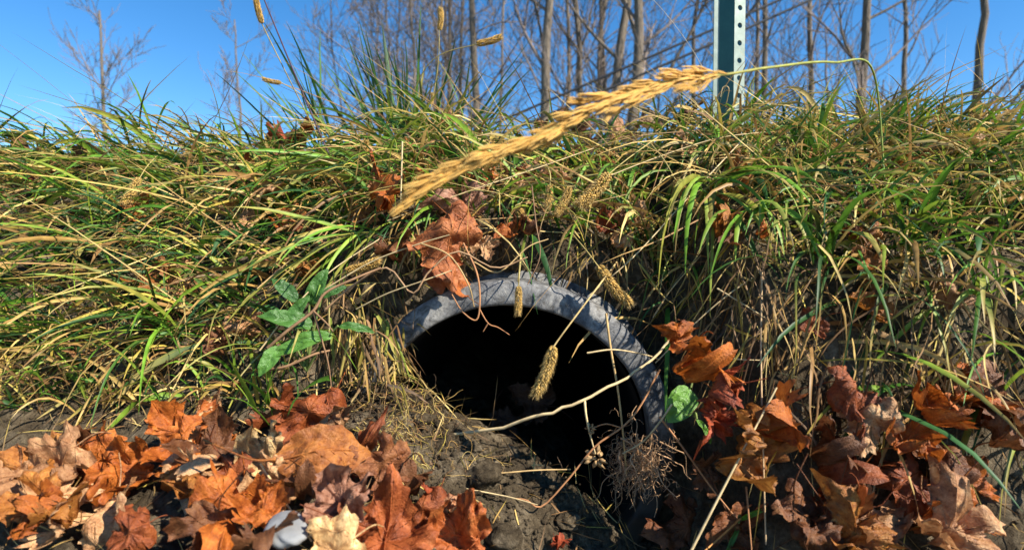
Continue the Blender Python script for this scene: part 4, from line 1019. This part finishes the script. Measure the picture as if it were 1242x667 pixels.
S = [
 ('long straight straw running up right from the rust leaf to the crest grass', [(470, 268, .70), (560, 235, .70), (640, 208, .72), (720, 180, .76)], 0.0009, PALE),
 ('long straw slanting down left across the right bank to the rim', [(905, 165, .72), (830, 245, .66), (770, 310, .62), (715, 358, .61)], 0.0009, PALE),
 ('long straw slanting up right below the crest, right of the golden head', [(735, 215, .70), (800, 190, .72), (870, 168, .74), (930, 160, .78)], 0.0008, PALE),
 ('long straw on the right bank leading down to the right photo edge', [(560, 268, .68), (640, 262, .68), (700, 250, .69), (760, 236, .70)], 0.0008, TANS),
 ('short upright straw beside the golden seed head tip', [(488, 172, .66), (487, 210, .65), (486, 246, .64)], 0.0011, PALE),
 ('pale straw lying across the grass left of the rust leaf', [(392, 352, .62), (450, 318, .62), (505, 297, .615), (545, 285, .61)], 0.0010, PALE),
 ('pale straw fan stem sweeping from the left edge to the orange leaf', [(312, 350, .62), (360, 310, .64), (410, 280, .66), (470, 255, .68)], 0.0009, TANS),
 ('long straw sloping down left at the left photo edge', [(315, 425, .58), (350, 380, .59), (400, 330, .61), (460, 290, .64)], 0.0009, PALE),
 ('pale straw crossing above the curved brown runner', [(432, 375, .60), (470, 356, .59), (515, 340, .585), (548, 328, .59)], 0.0008, PALE),
 ('pale straw level on the soil in front of the pipe', [(546, 576, .56), (600, 574, .555), (650, 570, .56), (692, 569, .57)], 0.0010, TANS),
 ('short pale straw on the soil below the level one', [(552, 590, .545), (585, 596, .54), (620, 603, .54), (652, 612, .54)], 0.0008, PALE),
 ('pale straw sloping down the left leaf pile to the pale stone', [(316, 562, .46), (340, 600, .45), (362, 632, .44), (378, 656, .44)], 0.0010, CREAM),
 ('pale straw at the bottom of the leaf pile by the cream-tan leaf', [(406, 608, .48), (414, 635, .465), (424, 665, .455), (428, 690, .45)], 0.0010, CREAM),
 ('pale straw across the right of the leaf pile', [(466, 612, .52), (485, 597, .525), (512, 577, .535)], 0.0009, CREAM),
 ('pale straw on the pile pointing to the grey soil', [(428, 572, .53), (450, 565, .535), (484, 559, .545)], 0.0009, CREAM),
 ('long pale straight straw crossing the lower right corner', [(836, 672, .46), (868, 610, .47), (902, 545, .48), (942, 470, .50)], 0.0012, PALE),
 ('upright pale straw at the right photo edge', [(924, 330, .58), (923, 430, .54), (925, 530, .51), (929, 660, .48)], 0.0010, (0.58, 0.40, 0.22)),
 ('thin red-brown stem sloping from the rim to the lower right', [(800, 505, .57), (830, 545, .55), (862, 590, .54), (896, 632, .53)], 0.0012, OB),
 ('short red-brown stem in the lower right corner', [(905, 590, .50), (908, 625, .49), (912, 672, .48)], 0.0009, OB),
 ('orange stem running down left from the green shoot at lower right', [(898, 628, .53), (880, 645, .52), (850, 672, .50)], 0.0011, (0.55, 0.26, 0.08)),
 ('pale straw leaning behind the orange leaves on the right', [(792, 385, .62), (815, 350, .63), (850, 310, .65)], 0.0009, TANS),
 ('pale straw left of the shaded rim at lower right', [(815, 490, .55), (800, 512, .55), (780, 535, .56), (755, 550, .565)], 0.0011, PALE),
 ('straw crossing the right bank above the orange leaves', [(930, 325, .60), (880, 360, .60), (840, 395, .60), (795, 440, .59)], 0.0009, PALE),
 ('straw sloping from the right bank edge down over the red-orange leaf', [(870, 350, .60), (900, 368, .58), (935, 390, .57)], 0.0010, PALE),
 ('forked pale straw low on the right bank', [(935, 398, .57), (908, 412, .57), (897, 428, .575)], 0.0009, TANS),
 ('level straw right of the red-orange folded leaf', [(872, 432, .56), (900, 436, .555), (932, 437, .55)], 0.0009, PALE),
 ('straw over the rust leaf curving down to the rim', [(510, 295, .585), (545, 310, .575), (568, 345, .57), (575, 372, .575)], 0.0010, TANS),
 ('kinked straw right of the rust leaf above the rim', [(575, 318, .60), (605, 330, .60), (640, 300, .61), (665, 290, .62)], 0.0009, TANS),
 ('thin brown stem hanging on the bank face above the rim', [(645, 225, .68), (650, 270, .64), (655, 310, .625), (640, 345, .62)], 0.0008, BR),
 ('fine straw loop above the bank right of the sign post foot', [(880, 130, .80), (884, 108, .78), (877, 106, .78), (874, 118, .78)], 0.0007, PALE),
 ('very thin pale stem rising to the top of the sky left of the post', [(862, 100, .85), (838, 58, .84), (810, 20, .83), (785, -8, .82)], 0.0005, (0.5, 0.45, 0.4)),
 ('dark thin stem rising at the upper left corner', [(400, 190, .80), (370, 120, .78), (345, 60, .76), (318, -6, .74)], 0.0013, (0.10, 0.06, 0.09)),
]
for lab, pts, rad, col in S:
    stick('straw_stalk', lab, 'straw', pts, rad, col, mname='straw')
# the matted roots that hang at the mouth
def roots():
    r = np.random.default_rng(8); c0 = at(772, 545, 0.585)
    T = thing('root_clump', 'matted clump of dry hair-like roots hanging at the right of the pipe mouth', 'roots', c0)
    for k in range(34):
        a = at(r.uniform(752, 800), r.uniform(522, 566), r.uniform(.565, .60)); L = r.uniform(0.035, 0.075)
        pts = [np.array(a)]; dd = np.array([r.normal(0, 0.9), r.normal(-0.1, 0.5), r.normal(-0.2, 0.7)])
        for q in range(6):
            dd = dd * 0.75 + r.normal(0, 0.5, 3) + np.array([0, 0, -0.55]); dd /= np.linalg.norm(dd); pts.append(pts[-1] + dd * L / 6)
        g = G(); tube(g, catmull(pts, 16), np.linspace(0.0009, 0.0003, 16), np.array([0.58, 0.36, 0.20]) * r.uniform(0.6, 1.2), 4)
        child(g.build('root', 'straw'), T)
    g = G()
    for k in range(300):
        a = np.array(at(r.normal(774, 17), r.normal(560, 20), r.uniform(.57, .60))); dd = r.normal(0, 1, 3); pts = [a]; L = r.uniform(0.0025, 0.005)
        for q in range(7):
            dd = dd + r.normal(0, 0.9, 3) + np.array([0, 0, -0.30]); dd /= np.linalg.norm(dd); pts.append(pts[-1] + dd * L)
        tube(g, catmull(pts, 15), 0.00022, np.array([0.55, 0.35, 0.20]) * r.uniform(0.5, 1.2), 3)
    o = g.build('fine_roots', 'straw'); child(o, T); o['kind'] = 'stuff'
roots()

# ------------------------------------------------------------------ broad-leaved green plants
def plant(label, root, lv, group='broad-leaved green weeds'):
    rt = at(*root); T = thing('green_weed', label, 'weed', rt, group)
    for (bx, by, bd, tx, ty, td, wpx, col, shp) in lv:
        b_ = Vector(at(bx, by, bd)); t_ = Vector(at(tx, ty, td)); y = (t_ - b_); L = y.length; y.normalize()
        z = Vector((0.25, -0.8, 0.7)); x = y.cross(z).normalized(); z = x.cross(y)
        g = G(); tube(g, catmull([rt, (Vector(rt) + b_) / 2 + Vector((0, 0, 0.005)), b_], 8), 0.0012, (0.16, 0.22, 0.06), 5); child(g.build('stem', 'straw'), T)
        for nm, me, k in zip(('leaf', 'veins'), LM[shp][:2], (1, 1.3)):
            o = bpy.data.objects.new(nm, me); COL.objects.link(o)
            o.color = (*[q * k for q in col], 1)
            if nm == 'leaf':
                o.parent = T; lf = o; o.location = b_ - T.location
                o.rotation_euler = Matrix((x, y, z)).transposed().to_euler(); o.scale = (wpx / FPX * bd / 0.54, L, L)
            else: o.parent = lf
GL = (0.075, 0.19, 0.035); GL2 = (0.11, 0.26, 0.045); GL3 = (0.05, 0.14, 0.03)
plant('low green weed with broad smooth leaves at the left of the pipe', (372, 450, .60), [
 (402, 405, .58, 318, 432, .56, 20, GL2, 'green'), (380, 395, .59, 312, 378, .57, 24, GL, 'green'), (375, 370, .60, 395, 325, .60, 20, GL, 'green'),
 (360, 365, .60, 330, 335, .60, 18, GL3, 'green'), (340, 420, .57, 312, 455, .55, 20, GL2, 'green'), (390, 360, .60, 420, 345, .61, 14, GL3, 'green'),
 (345, 400, .59, 372, 358, .59, 18, GL, 'green'), (410, 395, .585, 455, 400, .59, 12, GL, 'green')])
plant('bright green rounded leaf under the orange leaves right of the pipe', (845, 455, .575), [(838, 470, .56, 812, 512, .545, 34, (0.14, 0.32, 0.045), 'green')])
plant('thin green shoot in the lower right corner', (896, 630, .53), [(898, 630, .53, 930, 616, .52, 6, (0.14, 0.32, 0.03), 'green'), (896, 634, .53, 880, 675, .51, 6, (0.12, 0.26, 0.05), 'green')])
plant('small narrow green leaf in shade right of the rounded leaf', (842, 505, .56), [(845, 508, .555, 866, 538, .55, 9, (0.13, 0.30, 0.04), 'green')])
